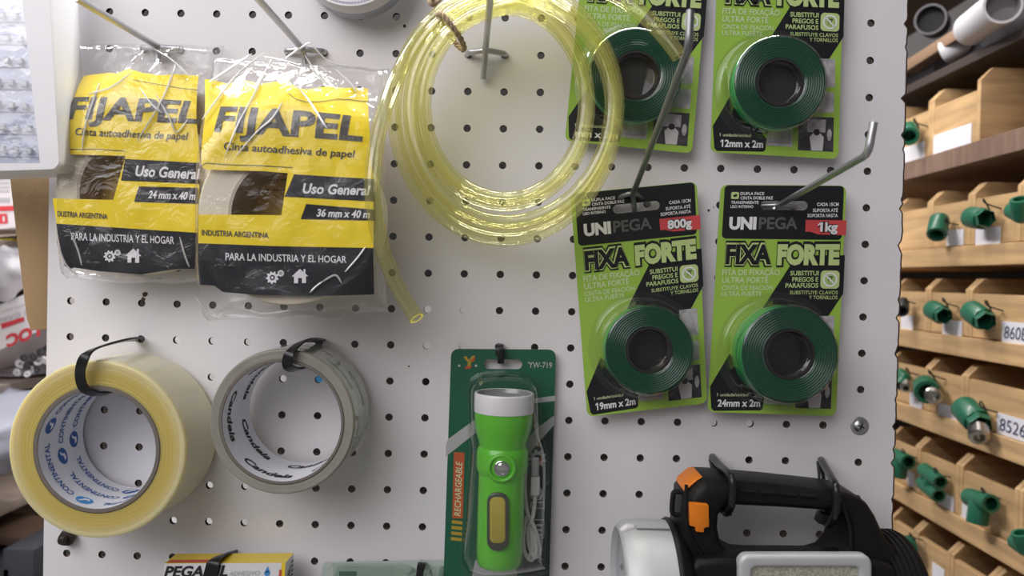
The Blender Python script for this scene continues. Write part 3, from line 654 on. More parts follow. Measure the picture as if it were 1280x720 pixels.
    for m, e, o in ((M_cblk, .13, .0004), (M_limet, .065, .0005)): tx('FORTE', m, 970 + (.13 - e) * 12, 1049.5 - (.13 - e) * 12, 329.5, 22 - (.13 - e) * 20 + 1.5, e, o)
    tx('FITA DE FIXAÇÃO', M_limetx, 902.5, 974.5, 344, 7, .02); tx('ULTRA FORTE', M_limetx, 902.5, 960, 353.5, 7, .02)
    tx('CINTA DE FIJACIÓN', M_limetx, 902, 966, 362.5, 5.6, .015); tx('ULTRA FUERTE', M_limetx, 901.5, 952, 370, 5.6, .015)
    tx('SUBSTITUI', M_limet, 987.5, 1023, 344.2, 5.5); tx('PREGOS E', M_limet, 990, 1022.5, 352, 5.5); tx('PARAFUSOS', M_limet, 981.5, 1022.5, 359.6, 5.5)
    tx('SUBSTITUYE CLAVOS', M_limet, 987, 1047, 367.8, 4.4, .01); tx('Y TORNILLOS', M_limet, 1011, 1046.5, 374, 4.4, .01)
    x, y = U(rp((1026, 338)))[0]; x2, y2 = U(rp((1048.5, 361)))[0]; b.poly(K, rrect(x, y, x2, y2, .0026), M_limet, .0003)
    cx, cy = (x + x2) / 2, (y + y2) / 2; r = (x2 - x) * .36; dg = mat('dark_lime_ink', (.06, .10, .03), .5)
    b.poly(K, ell(cx, cy, r * 1.02, n=24), mat('mid_lime_ink', (.36, .50, .16), .5), .0004); b.poly(K, ringpoly(cx, cy, r * 1.05, r * .82), M_wht, .0006)
    for sx in (-.22, .22): b.poly(K, [[(cx + sx * r - r * .22, cy - r * .5), (cx + sx * r + r * .22, cy - r * .5), (cx + sx * r + r * .22, cy - r * .3), (cx + sx * r - r * .22, cy - r * .3)], [(cx + sx * r - r * .08, cy - r * .3), (cx + sx * r + r * .08, cy - r * .3), (cx + sx * r + r * .02, cy + r * .55), (cx + sx * r - r * .02, cy + r * .55)]], dg, .0005)
    b.poly(K, [(cx - r * .75, cy - r * .6), (cx - r * .6, cy - r * .75), (cx + r * .75, cy + r * .6), (cx + r * .6, cy + r * .75)], M_wht, .0006)
    tx('1 unidade/unidad', M_limetx, 895.5, 935, 495.2, 3.8, .01); tx(size, M_wht, 896.5, 950, 508, 8.5, .03)
    b.build('printing', card, smooth=0)
    # roll of tape and the clear shell
    c = P(rollpx[0], rollpx[1], rollpx[2]); hf = rollpx[2]; n = K.n; base = c - n * depth; s = sc(hf); ro = rr * s; ri = 28.5 / 60 * ro
    rt = thing('tape_roll', None, None, tuple(base)); rt.parent = t; rt.location = base - WL[t.name]
    b = MB(); z = depth - .0016; b.lathe([(.001, ri + .001), (.001, ro), (z, ro)], base, n, M_gtape, 56)
    b.lathe([(z, ro), (z + .0003, ro - .0004)] + [(z + (.0002 if i % 2 else -.0002), ro - .0006 - (ro - ri - .0022) * i / 18) for i in range(19)], base, n, M_gside, 56); b.build('wound_tape', rt, smooth=50)
    b = MB(); b.lathe([(.001, ri), (.001, ri + .0014), (z + .0006, ri + .0014), (z + .0006, ri)], base, n, M_kcore, 48, closed=True); b.lathe([(.0012, ri), (.0012, .0)], base, n, M_kcore, 32); b.build('plastic_core', rt)
    b = MB(); foot = (K.n.dot(base - K(0, 0, 0))); R = ro + .0013
    b.lathe([(-foot + .0003, R + .008), (-foot + .0007, R + .0045), (-foot + .0025, R + .0022), (z * .5, R + .0006), (z - .001, R), (z + .0010, R - .0009), (z + .0017, R - .0024), (z + .0012, R * .92), (z + .0012, ri * 1.25), (z + .0004, ri * 1.1), (z - .004, ri * .93), (z - .0045, ri * .86), (z - .0045, 0)], base, n, M_blister, 64)
    b.build('clear_blister', t, smooth=50)
    return t
blister_card('green tape card marked 1kg and 24mm x 2m, at the lower right', [(901, 231, .010), (1058, 232, .010), (1045, 520, .014), (884, 515, .014)], (988, 443, .040), '24mm x 2m', '1kg', .024, 60, 0)
blister_card('green tape card marked 800g and 19mm x 2m, with the dark hook through its slot', [(713, 242, .012), (871, 227, .012), (884, 504, .014), (734, 521, .014)], (812, 438, .036), '19mm x 2m', '800g', .019, 55, 0)
blister_card('green tape card marked 12mm x 2m, at the top right', [(899, -98, .012), (1056, -90, .012), (1048, 199, .012), (888, 190, .012)], (976, 102, .030), '12mm x 2m', '', .014, 57, 0)
blister_card('green tape card partly behind the yellow hose', [(733, -95, .010), (889, -85, .010), (865, 192, .012), (706, 176, .012)], (795, 93, .027), 'mm x 2m', '', .011, 58, 0)

# ------------------------------------------------------------------ rechargeable torch on its card
class Rot:                                  # lettering that reads upwards
    bent = False
    def __init__(s, f, x0, y0): s.f, s.x0, s.y0 = f, x0, y0
    def __call__(s, x, y, off=0): return s.f(s.x0 + y, s.y0 - x, off)
def slotcard(K, w, h, r, slot, mf, mb_, T=.0006):
    out = rrect(0, 0, w, h, r, 4); bm = bmesh.new(); ed = []
    for l in [out] + ([slot] if slot else []):
        vv = [bm.verts.new((x, y, 0)) for x, y in l]; ed += [bm.edges.new((vv[i], vv[(i + 1) % len(vv)])) for i in range(len(vv))]
    bmesh.ops.triangle_fill(bm, use_beauty=True, edges=ed); b = MB(); vs = []; fs = []
    for f in bm.faces: i = len(vs); vs += [K(v.co.x, v.co.y, 0) for v in f.verts]; fs.append((i, i + 1, i + 2))
    bm.free(); b.add(vs, fs, mf); b.add([v - K.n * T for v in vs], [f[::-1] for f in fs], mb_)
    for l in [out] + ([slot] if slot else []):
        n = len(l); vs = [K(x, y, 0) for x, y in l] + [K(x, y, -T) for x, y in l]; b.add(vs, [(i, (i + 1) % n, n + (i + 1) % n, n + i) for i in range(n)], mb_)
    return b
M_dgreen = mat('dark_green_card', (.010, .105, .055), .4, coat=.2); M_ddgreen = mat('blackish_green_card', (.012, .035, .030), .4, coat=.2)
M_swoosh = mat('grey_swoosh', (.42, .43, .43), .5); M_fgreen = mat('bright_green_plastic', (.115, .54, .028), .28, coat=.4); M_wplastic = mat('white_plastic', (.76, .75, .78), .3, coat=.3)
M_orange_ink = mat('orange_red_ink', (.50, .10, .035), .5); M_gold = mat('mustard_ink', (.42, .29, .035), .5); M_chrome = mat('bright_chrome', (.75, .75, .77), .12, 1)
M_cob = mat('yellow_phosphor', (.48, .40, .06), .5, bump=(2500, .5)); M_silverpl = mat('silver_plastic', (.42, .43, .45), .3, .5); M_icon = mat('pale_grey_ink', (.46, .48, .49), .5)
M_cable = mat('white_cable', (.62, .62, .61), .45)
def torch_card():
    q = [P(564, 436, .006), P(695, 437, .006), P(686, 733, .008), P(554, 732, .008)]; K = Quad(*q); t = thing('torch_card', 'bright green torch in a clear blister on a dark green card', 'torch', tuple((q[0] + q[1]) / 2))
    I = lambda *p: [K.inv(*x) for x in p]
    s = I((605, 449), (652.5, 461.5)); slot = rrect(*s[0], *s[1], (s[1][1] - s[0][1]) * .49, 5)
    slotcard(K, K.W, K.H, .005, slot, M_dgreen, M_cardback).build('card', t, smooth=0); card = t.children[-1]
    b = MB()
    b.poly(K, I((557.5, 556), (560, 549), (594, 524), (594.5, 541), (557, 571)), M_swoosh, .0001); b.poly(K, I((662, 499), (694.2, 494.5), (694, 501), (662, 505)), M_swoosh, .0001)
    b.poly(K, I((692.8, 519), (692.5, 531), (661, 567), (652, 570), (652, 560), (668, 538)), M_swoosh, .0001)
    b.poly(K, I((692, 533), (686.5, 722), (684, 728), (655, 729), (652, 572), (661, 569)), M_ddgreen, .0001)
    b.poly(K, I((594, 700), (644, 700), (648, 729), (588, 729)), M_swoosh, .0001)
    b.poly(K, I((567.5, 565), (580.8, 565.8), (578.6, 648), (565.3, 647.5)), M_orange_ink, .0002)
    for i in range(4): y = 650 + i * 7; b.poly(K, I((565 - i * .4, y), (578.3 - i * .3, y + 1.5), (578.2 - i * .3, y + 5.6), (564.8 - i * .4, y + 4.2)), M_gold, .0002)
    a, = I((575.6, 645)); e, = I((577.3, 578)); b.text(Rot(K, a[0], a[1]), 'RECHARGEABLE', M_limetx, 0, a[1] - e[1], 0, .0042, .01, .18, off=.0003)
    a, e = I((659.5, 459.5), (690, 460)); b.text(K, 'YW-719', M_icon, a[0], e[0], a[1], .0038, .012, 0, off=.0003, yb2=e[1])
    for pts, m in ((((579, 446), (583, 445), (586, 450), (590, 445), (594, 444), (589, 452), (588, 458), (584, 459), (585, 453)), M_gold), (((582, 458), (590, 457), (588, 461), (581, 461)), M_orange_ink), (((588, 450), (594, 446), (593, 451), (590, 453)), M_orange_ink)): b.poly(K, I(*pts), m, .0002)
    for px in (574, 595): b.poly(K, ell(*I((px, 457))[0], .0009, n=10), M_icon, .0002)
    gx, gy = I((672, 573))[0]; gear(b, K, gx, gy, .0062, M_icon, 0, .0002)
    for (x0, y0, x1, y1) in ((663.5, 627, 680.5, 636), (667, 649, 680.5, 673)):
        a, e = I((x0, y0), (x1, y1)); b.poly(K, rrect(*a, *e, .0012, 3), M_icon, .0002); b.poly(K, rrect(a[0] + .0006, a[1] + .0006, e[0] - .0006, e[1] - .0006, .0008, 3), M_ddgreen, .0003)
    for k in range(3): a, e = I((670, 655 + 6 * k), (677.5, 658 + 6 * k)); b.poly(K, [(a[0], a[1]), (e[0], a[1]), (e[0], e[1]), (a[0], e[1])], M_icon, .0004)
    c = I((671, 617))[0]; b.poly(K, ringpoly(*c, .0046, .0038, 20), M_icon, .0002); b.poly(K, ringpoly(c[0] + .001, c[1], .0028, .0020, 20), M_icon, .0002)
    for k, px in enumerate((664, 675)):
        c = I((px + 4, 693))[0]; b.poly(K, [[p0, p1, p2, p3] for p0, p1, p2, p3 in zip(ell(*c, .0036, n=12, a0=90, a1=270), ell(*c, .0036, n=12, a0=90, a1=270)[1:], ell(*c, .0029, n=12, a0=90, a1=270)[1:], ell(*c, .0029, n=12, a0=90, a1=270))], M_icon, .0002)
        if k: b.poly(K, [(c[0] - .0036, c[1] - .0003), (c[0] - .0006, c[1] - .0003), (c[0] - .0006, c[1] + .0003), (c[0] - .0036, c[1] + .0003)], M_icon, .0002)
    b.build('printing', card, smooth=0)
    # the torch itself
    h = .027; A, B = P(630.5, 491, h), P(624, 707, h); ax = (B - A); L = ax.length; ax.normalize(); u = sc(h); ref = OUT
    tr = thing('torch', None, None, tuple(A)); tr.parent = t; tr.location = A - WL[t.name]
    b = MB(); f = lambda py: (py - 491) * u
    b.lathe([(0, 34 * u), (-.0003, 35.5 * u), (0, 37.2 * u), (.001, 38 * u), (f(514), 37.6 * u), (f(514), 35 * u)], A, ax, M_wplastic, 56, ref)
    b.lathe([(0, 34 * u), (f(496), 33 * u), (f(502), 24 * u)], A, ax, M_silverpl, 40, ref); b.lathe([(f(502), 24 * u), (f(503), 0)], A, ax, M_silverpl, 32, ref); b.build('white_head_ring', tr, smooth=35, label='white ring round the lamp end')
    b = MB(); prof = [(514, 36.6), (520, 36.8), (532, 35.8), (542, 33.5), (552, 30.6), (560, 29), (566, 29.2), (600, 29.2), (640, 29.4), (690, 29), (702, 28.2), (706, 26.5), (707.5, 23), (707.5, 0)]
    b.lathe([(f(a), r * u) for a, r in prof], A, ax, M_fgreen, 56, ref); b.lathe([(f(a), r * u) for a, r in ((557, 29), (561, 31.6), (566, 32.6), (582, 32.6), (588, 31.4), (592, 29.2))], A, ax, M_fgreen, 56, ref); b.build('green_body', tr, smooth=50)
    S0 = A + ax * f(578) + OUT * (31.5 * u); b = MB(); b.lathe([(-.006, 19 * u), (-.001, 18.6 * u), (.0006, 17 * u), (.0010, 15 * u), (.0004, 13.4 * u), (-.0012, 12.8 * u), (-.0016, 0)], S0, OUT, M_fgreen, 40); b.build('switch_collar', tr, smooth=60)
    b = MB(); b.lathe([(-.0016, 9.6 * u), (.0008, 9.4 * u), (.0010, 8.6 * u), (.0002, 7.6 * u), (.0012, 6.8 * u), (.0008, 6.5 * u), (.0013, 4 * u), (.0014, 0)], S0, OUT, M_chrome, 32); b.build('push_button', tr, smooth=40, label='silver push button')
    fr = A + OUT * (29.2 * u)
    def rp2(x0, y0, x1, y1, r, n=7): return [P(px, py, h + 29.2 * u - .0022) for px, py in rrect(x0, y0, x1, y1, r, n)]
    b = MB(); b.prism(rp2(609, 614, 636, 686, 12), OUT * .0042, mat('dark_chrome_frame', (.10, .11, .09), .2, .5), .0006); b.build('lamp_frame', tr, smooth=45)
    b = MB(); b.prism(rp2(612.5, 619, 632, 676, 7), OUT * .0048, M_cob, .0004); b.build('side_lamp', tr, smooth=45, label='yellow strip lamp')
    # cable folded up beside it
    b = MB(); h1 = .013; bx = P(669, 607, h1); b.box(bx, (.0062, .0046, .013), M_cable, None, .001); b.box(P(669, 583, h1), (.0050, .0026, .0125), M_silverpl, None, .0004)
    for pts in ([(669, 618), (667, 640), (664, 652), (660, 660), (661, 680), (668, 696), (674, 690), (672, 672), (666, 655), (659, 640), (656, 610), (657, 575)], [(663, 650), (668, 672), (670, 690), (664, 700), (656, 690), (654, 668), (658, 645)], [(660, 648), (664, 668), (665, 688), (660, 697)]):
        b.tube([P(x, y, h1 + .002 * (i % 3) - .001) for i, (x, y) in enumerate(pts)], .0014, M_cable, 8, smooth=5)
    b.build('charging_cable', t, label='folded white charging cable')
    # blister
    base = [(593, 470), (662, 470)]; b = MB(); prof = []
    outl = [(586, 492), (590, 476), (604, 468), (630, 466), (656, 468), (669, 476), (674, 492), (676, 540), (684, 575), (683, 640), (679, 700), (676, 716), (584, 716), (583, 640), (588, 575), (587, 540)]
    outl = crom([Vector((x, y, 0)) for x, y in outl], 4, True)
    rows = [(1.05, .0001), (1.0, .0006), (.985, .016), (.965, .030), (.94, .042), (.90, .0475), (.82, .0495)]; cx, cy = 631, 592; vs = []; fs = []; n = len(outl)
    for k, hh in rows:
        for p in outl: x, y = cx + (p.x - cx) * k, cy + (p.y - cy) * (1 + (k - 1) * .45); vs.append(K(*K.inv(x, y), 0) + OUT * hh if hh < .001 else Vector(P(x, y, .007 + hh)))
    for i in range(len(rows) - 1):
        for j in range(n): fs.append((i * n + j, i * n + (j + 1) % n, (i + 1) * n + (j + 1) % n, (i + 1) * n + j))
    fs.append(tuple((len(rows) - 1) * n + j for j in range(n))); b.add(vs, fs, M_blister); b.build('clear_blister', t, smooth=35)
torch_card()
tie('short black cable tie through the slot of the torch card', [(625, 431, -.003), (625, 431, .006), (625, 434, .0105), (626, 444, .011), (626, 453, .008), (626, 452, .002)], (1, 0, 0), .0022, head=((625, 440, .012), (.006, .0035, .0055), 0))

# ------------------------------------------------------------------ glue carton
def glue_carton():
    hf, hb = .030, .012; t = thing('glue_carton', 'white and yellow glue carton strapped to the bottom of the board', 'box', tuple(P(280, 700, hb)))
    M_cw = mat('white_carton', (.74, .74, .76), .4, coat=.3); M_cy = mat('yellow_carton', (.82, .60, .03), .4, coat=.3); M_cr = mat('brick_red_ink', (.55, .10, .06), .5)
    f = [P(205, 704.5, hf), P(357, 703.5, hf), P(352, 800, hf), P(198, 800, hf)]; K = Quad(*f); back = Vector((0, hf - hb, 0)); b = MB()
    a0, a1, a2, a3 = f; bb = [p + back for p in f]
    b.add(f, [(0, 1, 2, 3)], M_cw); b.add([a0, a1, bb[1], bb[0]], [(0, 3, 2, 1)], M_cy); b.add([a1, a2, bb[2], bb[1]], [(0, 3, 2, 1)], M_cw); b.add([a0, a3, bb[3], bb[0]], [(0, 1, 2, 3)], M_cw); b.add(bb, [(3, 2, 1, 0)], M_cw); b.add([a3, a2, bb[2], bb[3]], [(0, 1, 2, 3)], M_cw)
    ct = b.build('carton', t, smooth=0, weld=1e-6); b = MB(); I = lambda *p: [K.inv(*x) for x in p]
    b.poly(K, I((352, 703.6), (357, 703.5), (353.5, 760), (348, 760)), M_cy, .0002); b.poly(K, I((349, 712), (352.5, 712), (349.8, 760), (346, 760)), M_cr, .0002)
    a, e = I((205, 721), (284, 720)); b.text(K, 'PEGAMIL', M_ink, a[0], e[0], a[1], .0068, .035, .22, off=.0003, yb2=e[1])
    a, e = I((286, 719.5), (324, 719)); b.text(K, 'ADHESIVO', M_icon, a[0], e[0], a[1], .0029, .005, .22, off=.0003, yb2=e[1])
    c = I((334, 716.5))[0]; b.poly(K, ell(*c, .0019, n=18), M_lblue, .0003); b.poly(K, [(c[0] - .0018, c[1] - .0006), (c[0] + .0002, c[1] - .0048), (c[0] + .0018, c[1] - .0006)], M_lblue, .0003)
    T = Quad(bb[0], bb[1], a1, a0); a, e = T.inv(213, 700), T.inv(258, 703.3); b.poly(T, [(a[0], a[1]), (e[0], a[1]), (e[0], e[1]), (a[0], e[1])], M_cr, .0002)
    E = Quad(bb[1], bb[2], a2, a1); E = Quad(a1, bb[1], bb[2], a2)
    b.text(Rot(E, E.W * .62, .036), 'PEGAMIL', M_ink, 0, .030, 0, .0055, .02, .1, off=.0003 if E.n.x > 0 else -.0003)
    for i in range(9): b.poly(E, [(E.W * .72, .004 + i * .003), (E.W * .95, .004 + i * .003), (E.W * .95, .0052 + i * .003), (E.W * .72, .0052 + i * .003)], M_ink, .0003 if E.n.x > 0 else -.0003)
    b.build('printing', ct, smooth=0)
glue_carton()
tie('black cable tie strapped over the glue carton', [(292, 690, -.003), (287, 691, .004), (280, 693, .016), (272, 697, .026), (267, 703, .0318), (264, 716, .0322), (261, 735, .0322), (258, 760, .0322)], (.9, 0, .3), .0042)

# ------------------------------------------------------------------ pale green blister at the bottom
def pale_blister():
    q = [P(403, 703, .004), P(557, 700, .004), P(552, 800, .006), P(398, 800, .006)]; K = Quad(*q); t = thing('blister_pack', 'pale green clear blister pack cut off by the bottom edge of the photo', 'blister pack', tuple((q[0] + q[1]) / 2))
    b = slotcard(K, K.W, K.H, .003, None, mat('pale_green_card', (.50, .57, .52), .5), M_cardback); c = b.build('card', t, smooth=0)
    b = MB(); I = lambda *p: [K.inv(*x) for x in p]; b.poly(K, I((424, 714), (446, 714), (446, 740), (424, 740)), M_dgreen, .0003)
    for x in (418, 440, 474): b.poly(K, I((x, 703.5), (x + .8, 703.5), (x - 10, 713), (x - 10.8, 713)), M_icon, .0003)
    b.build('printing', c, smooth=0)
    sh = clear('pale_green_shell', (.80, .90, .84), .08, .08, haze=.18, hazecol=(.55, .72, .62), edge=.25)
    b = MB(); vs = []; fs = []; nx = 60; ny = 14
    for j in range(ny + 1):
        for i in range(nx + 1):
            px = 416 + (556 - 416) * i / nx; top = 704 + 10 * math.exp(-((px - 526) / 12) ** 2) + (3 if px > 535 else 0); py = top + (800 - top) * j / ny
            e = min(1, i / 4, (nx - i) / 4, j / 1.6); e = math.sin(e * math.pi / 2); p = P(px, py, .006); vs.append(p + OUT * (.014 * e * (1 - .7 * math.exp(-((px - 526) / 9) ** 2))))
    for j in range(ny):
        for i in range(nx): a = j * (nx + 1) + i; fs.append((a, a + 1, a + nx + 2, a + nx + 1))
    b.add(vs, fs, sh); b.build('clear_shell', t, smooth=50)
pale_blister()
tie('black cable tie at the top of the pale green blister pack', [(528, 704, -.003), (528, 704, .006), (527, 706, .012), (525, 716, .014), (523, 735, .014)], (1, 0, 0), .0024, head=((526.5, 708, .0135), (.0055, .003, .005), .2))

# ------------------------------------------------------------------ work light
M_lblack = mat('moulded_black', (.010, .0095, .011), .45, spec=.22, bump=(500, .15)); M_rubber = mat('black_rubber', (.010, .0095, .0105), .6, spec=.25); M_orng = mat('orange_rubber', (.80, .22, .012), .45)
M_silver = mat('satin_silver', (.56, .58, .60), .5, .25); M_lens = clear('lamp_glass', (.97, .98, .98), .03, .03, edge=.1)
M_led = mat('led_board', (.66, .62, .48), .45, vary=(700, .4))
def plate(b, outer, hole, h0, h1, m, bev, seg=3):
    """outline in photo pixels at the middle depth, thickness from h0 to h1 in front of the board, rounded rims"""
    hm = (h0 + h1) / 2; bm = bmesh.new(); ed = []
    for l in [outer] + ([hole] if hole else []):
        vv = [bm.verts.new((P(x, y, hm).x, 0, P(x, y, hm).z)) for x, y in l]; ed += [bm.edges.new((vv[i], vv[(i + 1) % len(vv)])) for i in range(len(vv))]
    bmesh.ops.triangle_fill(bm, use_beauty=True, edges=ed)
    for v in bm.verts: v.co.y = -h1
    ex = bmesh.ops.extrude_face_region(bm, geom=bm.faces[:]); nv = [e for e in ex['geom'] if isinstance(e, bmesh.types.BMVert)]
    bmesh.ops.translate(bm, verts=nv, vec=(0, h1 - h0, 0)); bmesh.ops.recalc_face_normals(bm, faces=bm.faces[:])
    rim = [e for e in bm.edges if len(e.link_faces) == 2 and abs(e.verts[0].co.y - e.verts[1].co.y) < 1e-6 and (abs(e.link_faces[0].normal.y) > .9) != (abs(e.link_faces[1].normal.y) > .9)]
    if bev: bmesh.ops.bevel(bm, geom=rim, offset=bev, segments=seg, profile=.5, affect='EDGES', clamp_overlap=True)
    b.addbm(bm, m)
def sm(pts, k=4): return [(p.x, p.y) for p in crom([Vector((x, y, 0)) for x, y in pts], k, True)]
def work_light():
    t = thing('work_light', 'black cordless work light with silver lamp head hanging from two ties', 'work light', tuple(P(970, 600, .045)))
    b = MB()
    outer = [(836, 800), (838, 700), (841, 665), (845, 640), (848, 612), (853, 606), (866, 593), (874, 590.5), (890, 591), (960, 597), (1030, 604.5), (1046, 607), (1060, 612), (1070, 620), (1079, 634), (1087, 652), (1096, 668), (1106, 678), (1114, 690), (1120, 712), (1122, 800)]
    hole = [(890, 634), (895, 627), (904, 622), (960, 624.5), (1024, 629), (1038, 634), (1044, 645), (1045, 664), (1040, 678), (1030, 688), (1016, 692), (940, 691.5), (920, 690), (903, 681), (892, 664), (889, 648)]
    plate(b, outer, hole, .022, .064, M_lblack, .0075, 4)
    body = b.build('body', t, smooth=40)
    # grip ribs and seam
    b = MB(); b.tube([P(858, 606, .0655), P(857, 640, .0662), P(862, 668, .0662), P(876, 692, .066), P(890, 715, .066), P(896, 740, .066)], .0011, M_rubber, 8, smooth=5); b.build('seam_bead', t)
    b = MB(); b.tube([P(1036, 610, .0645), P(1050, 626, .066), P(1060, 650, .066), P(1063, 668, .066), P(1064, 690, .066)], .0012, M_rubber, 8, smooth=5); b.build('seam_bead', t)
    for k in range(4):
        x = 925 + k * 25; b = MB(); b.tube([P(x, 613 + k * 2, .0646), P(x + 20, 614.7 + k * 2, .0646)], .0012, M_rubber, 8); b.build('grip_rib', t)
    # deep lower housing
    b = MB(); plate(b, [(850, 800), (852, 705), (866, 690), (905, 688), (1085, 692), (1106, 700), (1112, 720), (1112, 800)], None, .046, .074, M_lblack, .005); b.build('lower_housing', t, smooth=40)
    # lamp panel
    b = MB(); plate(b, rrect(921, 691, 1087, 800, 13, 6), rrect(938, 706, 1071, 790, 6, 4), .070, .0785, M_silver, .0022); b.build('panel_frame', t, smooth=40, label='silver frame of the flood lamp')
    b = MB(); plate(b, rrect(937, 705, 1072, 791, 5, 3), None, .0735, .0754, M_led, 0)
    b.build('led_panel', t, smooth=0)
    b = MB(); plate(b, rrect(938, 706, 1071, 790, 6, 4), None, .0768, .0774, M_lens, 0); b.build('panel_glass', t, smooth=0)
    # rear drum
    o = P(1086, 742, .040); b = MB(); r = 78 * sc(.04); ax = Vector((1, .05, 0)); L = 46 * sc(.04); pr = [(0, r)]
    for k in range(5): pr += [(L * (.05 + .15 * k), r), (L * (.07 + .15 * k), r - .0012), (L * (.12 + .15 * k), r - .0012), (L * (.14 + .15 * k), r)]
    b.lathe(pr + [(L * .85, r * .97), (L * .95, r * .88), (L, r * .7), (L, 0)], o, ax, M_rubber, 56); b.build('rear_cap', t, smooth=40)
    # round lamp head
    A = P(842, 735, .050); ax = Vector((-1, -.02, -.03)).normalized(); L = 68 * sc(.05); r = 86 * sc(.05); b = MB()
    b.lathe([(-.012, r * .55), (-.006, r * .80), (.0005, r * .99), (.002, r * 1.0), (.004, r * .97)], A, ax, M_lblack, 64); b.build('head_collar', t, smooth=50)
    b = MB(); b.lathe([(.002, r * .955), (L * .55, r * .975), (L * .80, r * .97), (L * .84, r * .955), (L * .95, r * .93), (L, r * .90), (L + .0006, r * .86), (L - .002, r * .83), (L - .02, r * .62), (L - .030, r * .2), (L - .030, 0)], A, ax, M_silver, 72)
    b.build('silver_bezel', t, smooth=35, label='satin silver bezel')
    for k in (-.55, .28): # raised panel lines on the bezel
        u = ax.orthogonal().normalized()
    b = MB(); b.lathe([(L - .003, r * .84), (L - .0022, r * .5), (L - .002, 0)], A, ax, M_lens, 56); b.build('front_glass', t, smooth=60)
    up = Vector((0, 0, 1)); w = ax.cross(up).normalized(); w = w if w.y < 0 else -w
    for g0 in (.25, 1.05):
        b = MB(); ring = lambda a, g: A + ax * a + (up * math.cos(g) + w * math.sin(g)) * (r * .984)
        pts = [ring(.006, g0 + .02), ring(L * .5, g0 + .01), ring(L * .76, g0)]; b.tube(pts, .0006, mat('bezel_groove', (.16, .16, .17), .5), 6); b.build('bezel_groove', t)
    b = MB(); g = [A + ax * (L * .80) + (up * math.cos(.2) + w * math.sin(.2)) * (r * .99), A + ax * (L + .001) + (up * math.cos(.2) + w * math.sin(.2)) * (r * .93)]
    b.tube([g[0], (g[0] + g[1]) / 2 + up * .001, g[1]], [.0016, .0026, .0016], M_wplastic, 10); b.build('bezel_clip', t)
    # orange rubber pieces, side loop
    b = MB(); b.prism([P(x, y, .0635) for x, y in ((860, 627.5), (861.5, 626.5), (883, 628.5), (884, 630), (884.5, 656), (878.5, 657.5), (878, 663), (868, 662), (867.5, 656.5), (860.5, 654.5))], OUT * .004, M_orng, .0006); b.build('port_cover', t, label='orange rubber port cover')
    b = MB(); plate(b, [(850, 607), (852, 602), (865, 591), (872, 589.5), (866, 594), (856, 602.5)], None, .030, .0575, M_orng, .0008); b.build('power_button', t, label='orange button at the top corner')
    b = MB(); b.tube([P(851, 615, .05), P(843, 615, .05), P(841, 622, .05), P(840, 638, .05), P(843, 643, .05), P(850, 643, .05)], .0016, M_rubber, 8, smooth=4); b.build('side_loop', t)
    return t
work_light()
tie('black cable tie round the left end of the work light handle', [(891, 571, -.003), (891, 572, .006), (900, 582, .03), (909, 590, .055), (915, 598, .067), (916, 615, .0685), (914, 632, .067), (908, 641, .052), (902, 634, .03), (897, 612, .016), (893, 588, .012), (890, 574, .004)], (.8, .3, .2), rod=.0024, head=((906, 634, .046), (.009, .008, .007), .3))
tie('black cable tie round the right end of the work light handle', [(1027, 575, -.003), (1027, 576, .006), (1034, 588, .03), (1041, 600, .055), (1045, 609, .067), (1046, 628, .0685), (1043, 646, .067), (1035, 656, .052), (1031, 646, .03), (1028, 622, .016), (1027, 596, .012), (1025, 578, .004)], (.8, .3, .2), rod=.0024, head=((1030, 648, .046), (.009, .008, .007), .3))

# ------------------------------------------------------------------ reel cut off by the top edge
def reel():
    h = .032; c = P(438, -62, h); u = sc(h); t = thing('reel', 'round white reel cut off by the top edge, above the tape bags', 'reel', tuple(c))
    b = MB(); b.lathe([(-.026, 66 * u), (-.024, 70 * u), (-.010, 72 * u)], c, OUT, mat('blue_grey_rim', (.40, .42, .50), .4), 64); b.lathe([(-.010, 72 * u), (-.002, 71 * u), (0, 69 * u)], c, OUT, M_wplastic, 64); b.build('rim', t, smooth=60)
    b = MB(); b.lathe([(0, 69 * u), (.0003, 60 * u), (0, 30 * u), (-.004, 28 * u), (-.010, 28 * u)], c, OUT, M_wplastic, 64); b.build('label_face', t)
    b = MB()
    for i in range(44):
        a = math.radians(195 + i * 3.4); d = Vector((math.cos(a), 0, math.sin(a))); tq = Vector((-math.sin(a), 0, math.cos(a))); p = c + d * 65 * u + OUT * .0004
        b.add([p - tq * .0008 - d * .0006, p + tq * .0008 - d * .0006, p + tq * .0008 + d * .0006, p - tq * .0008 + d * .0006], [(0, 1, 2, 3)], mat('faint_violet_ink', (.45, .45, .58), .5))
    b.build('printed_rim_band', t, smooth=0)
    b = MB(); b.lathe([(-.044, 8 * u), (.006, 8 * u), (.007, 6 * u), (.007, 0)], c, OUT, M_steel, 20); b.build('spindle', t)
reel()

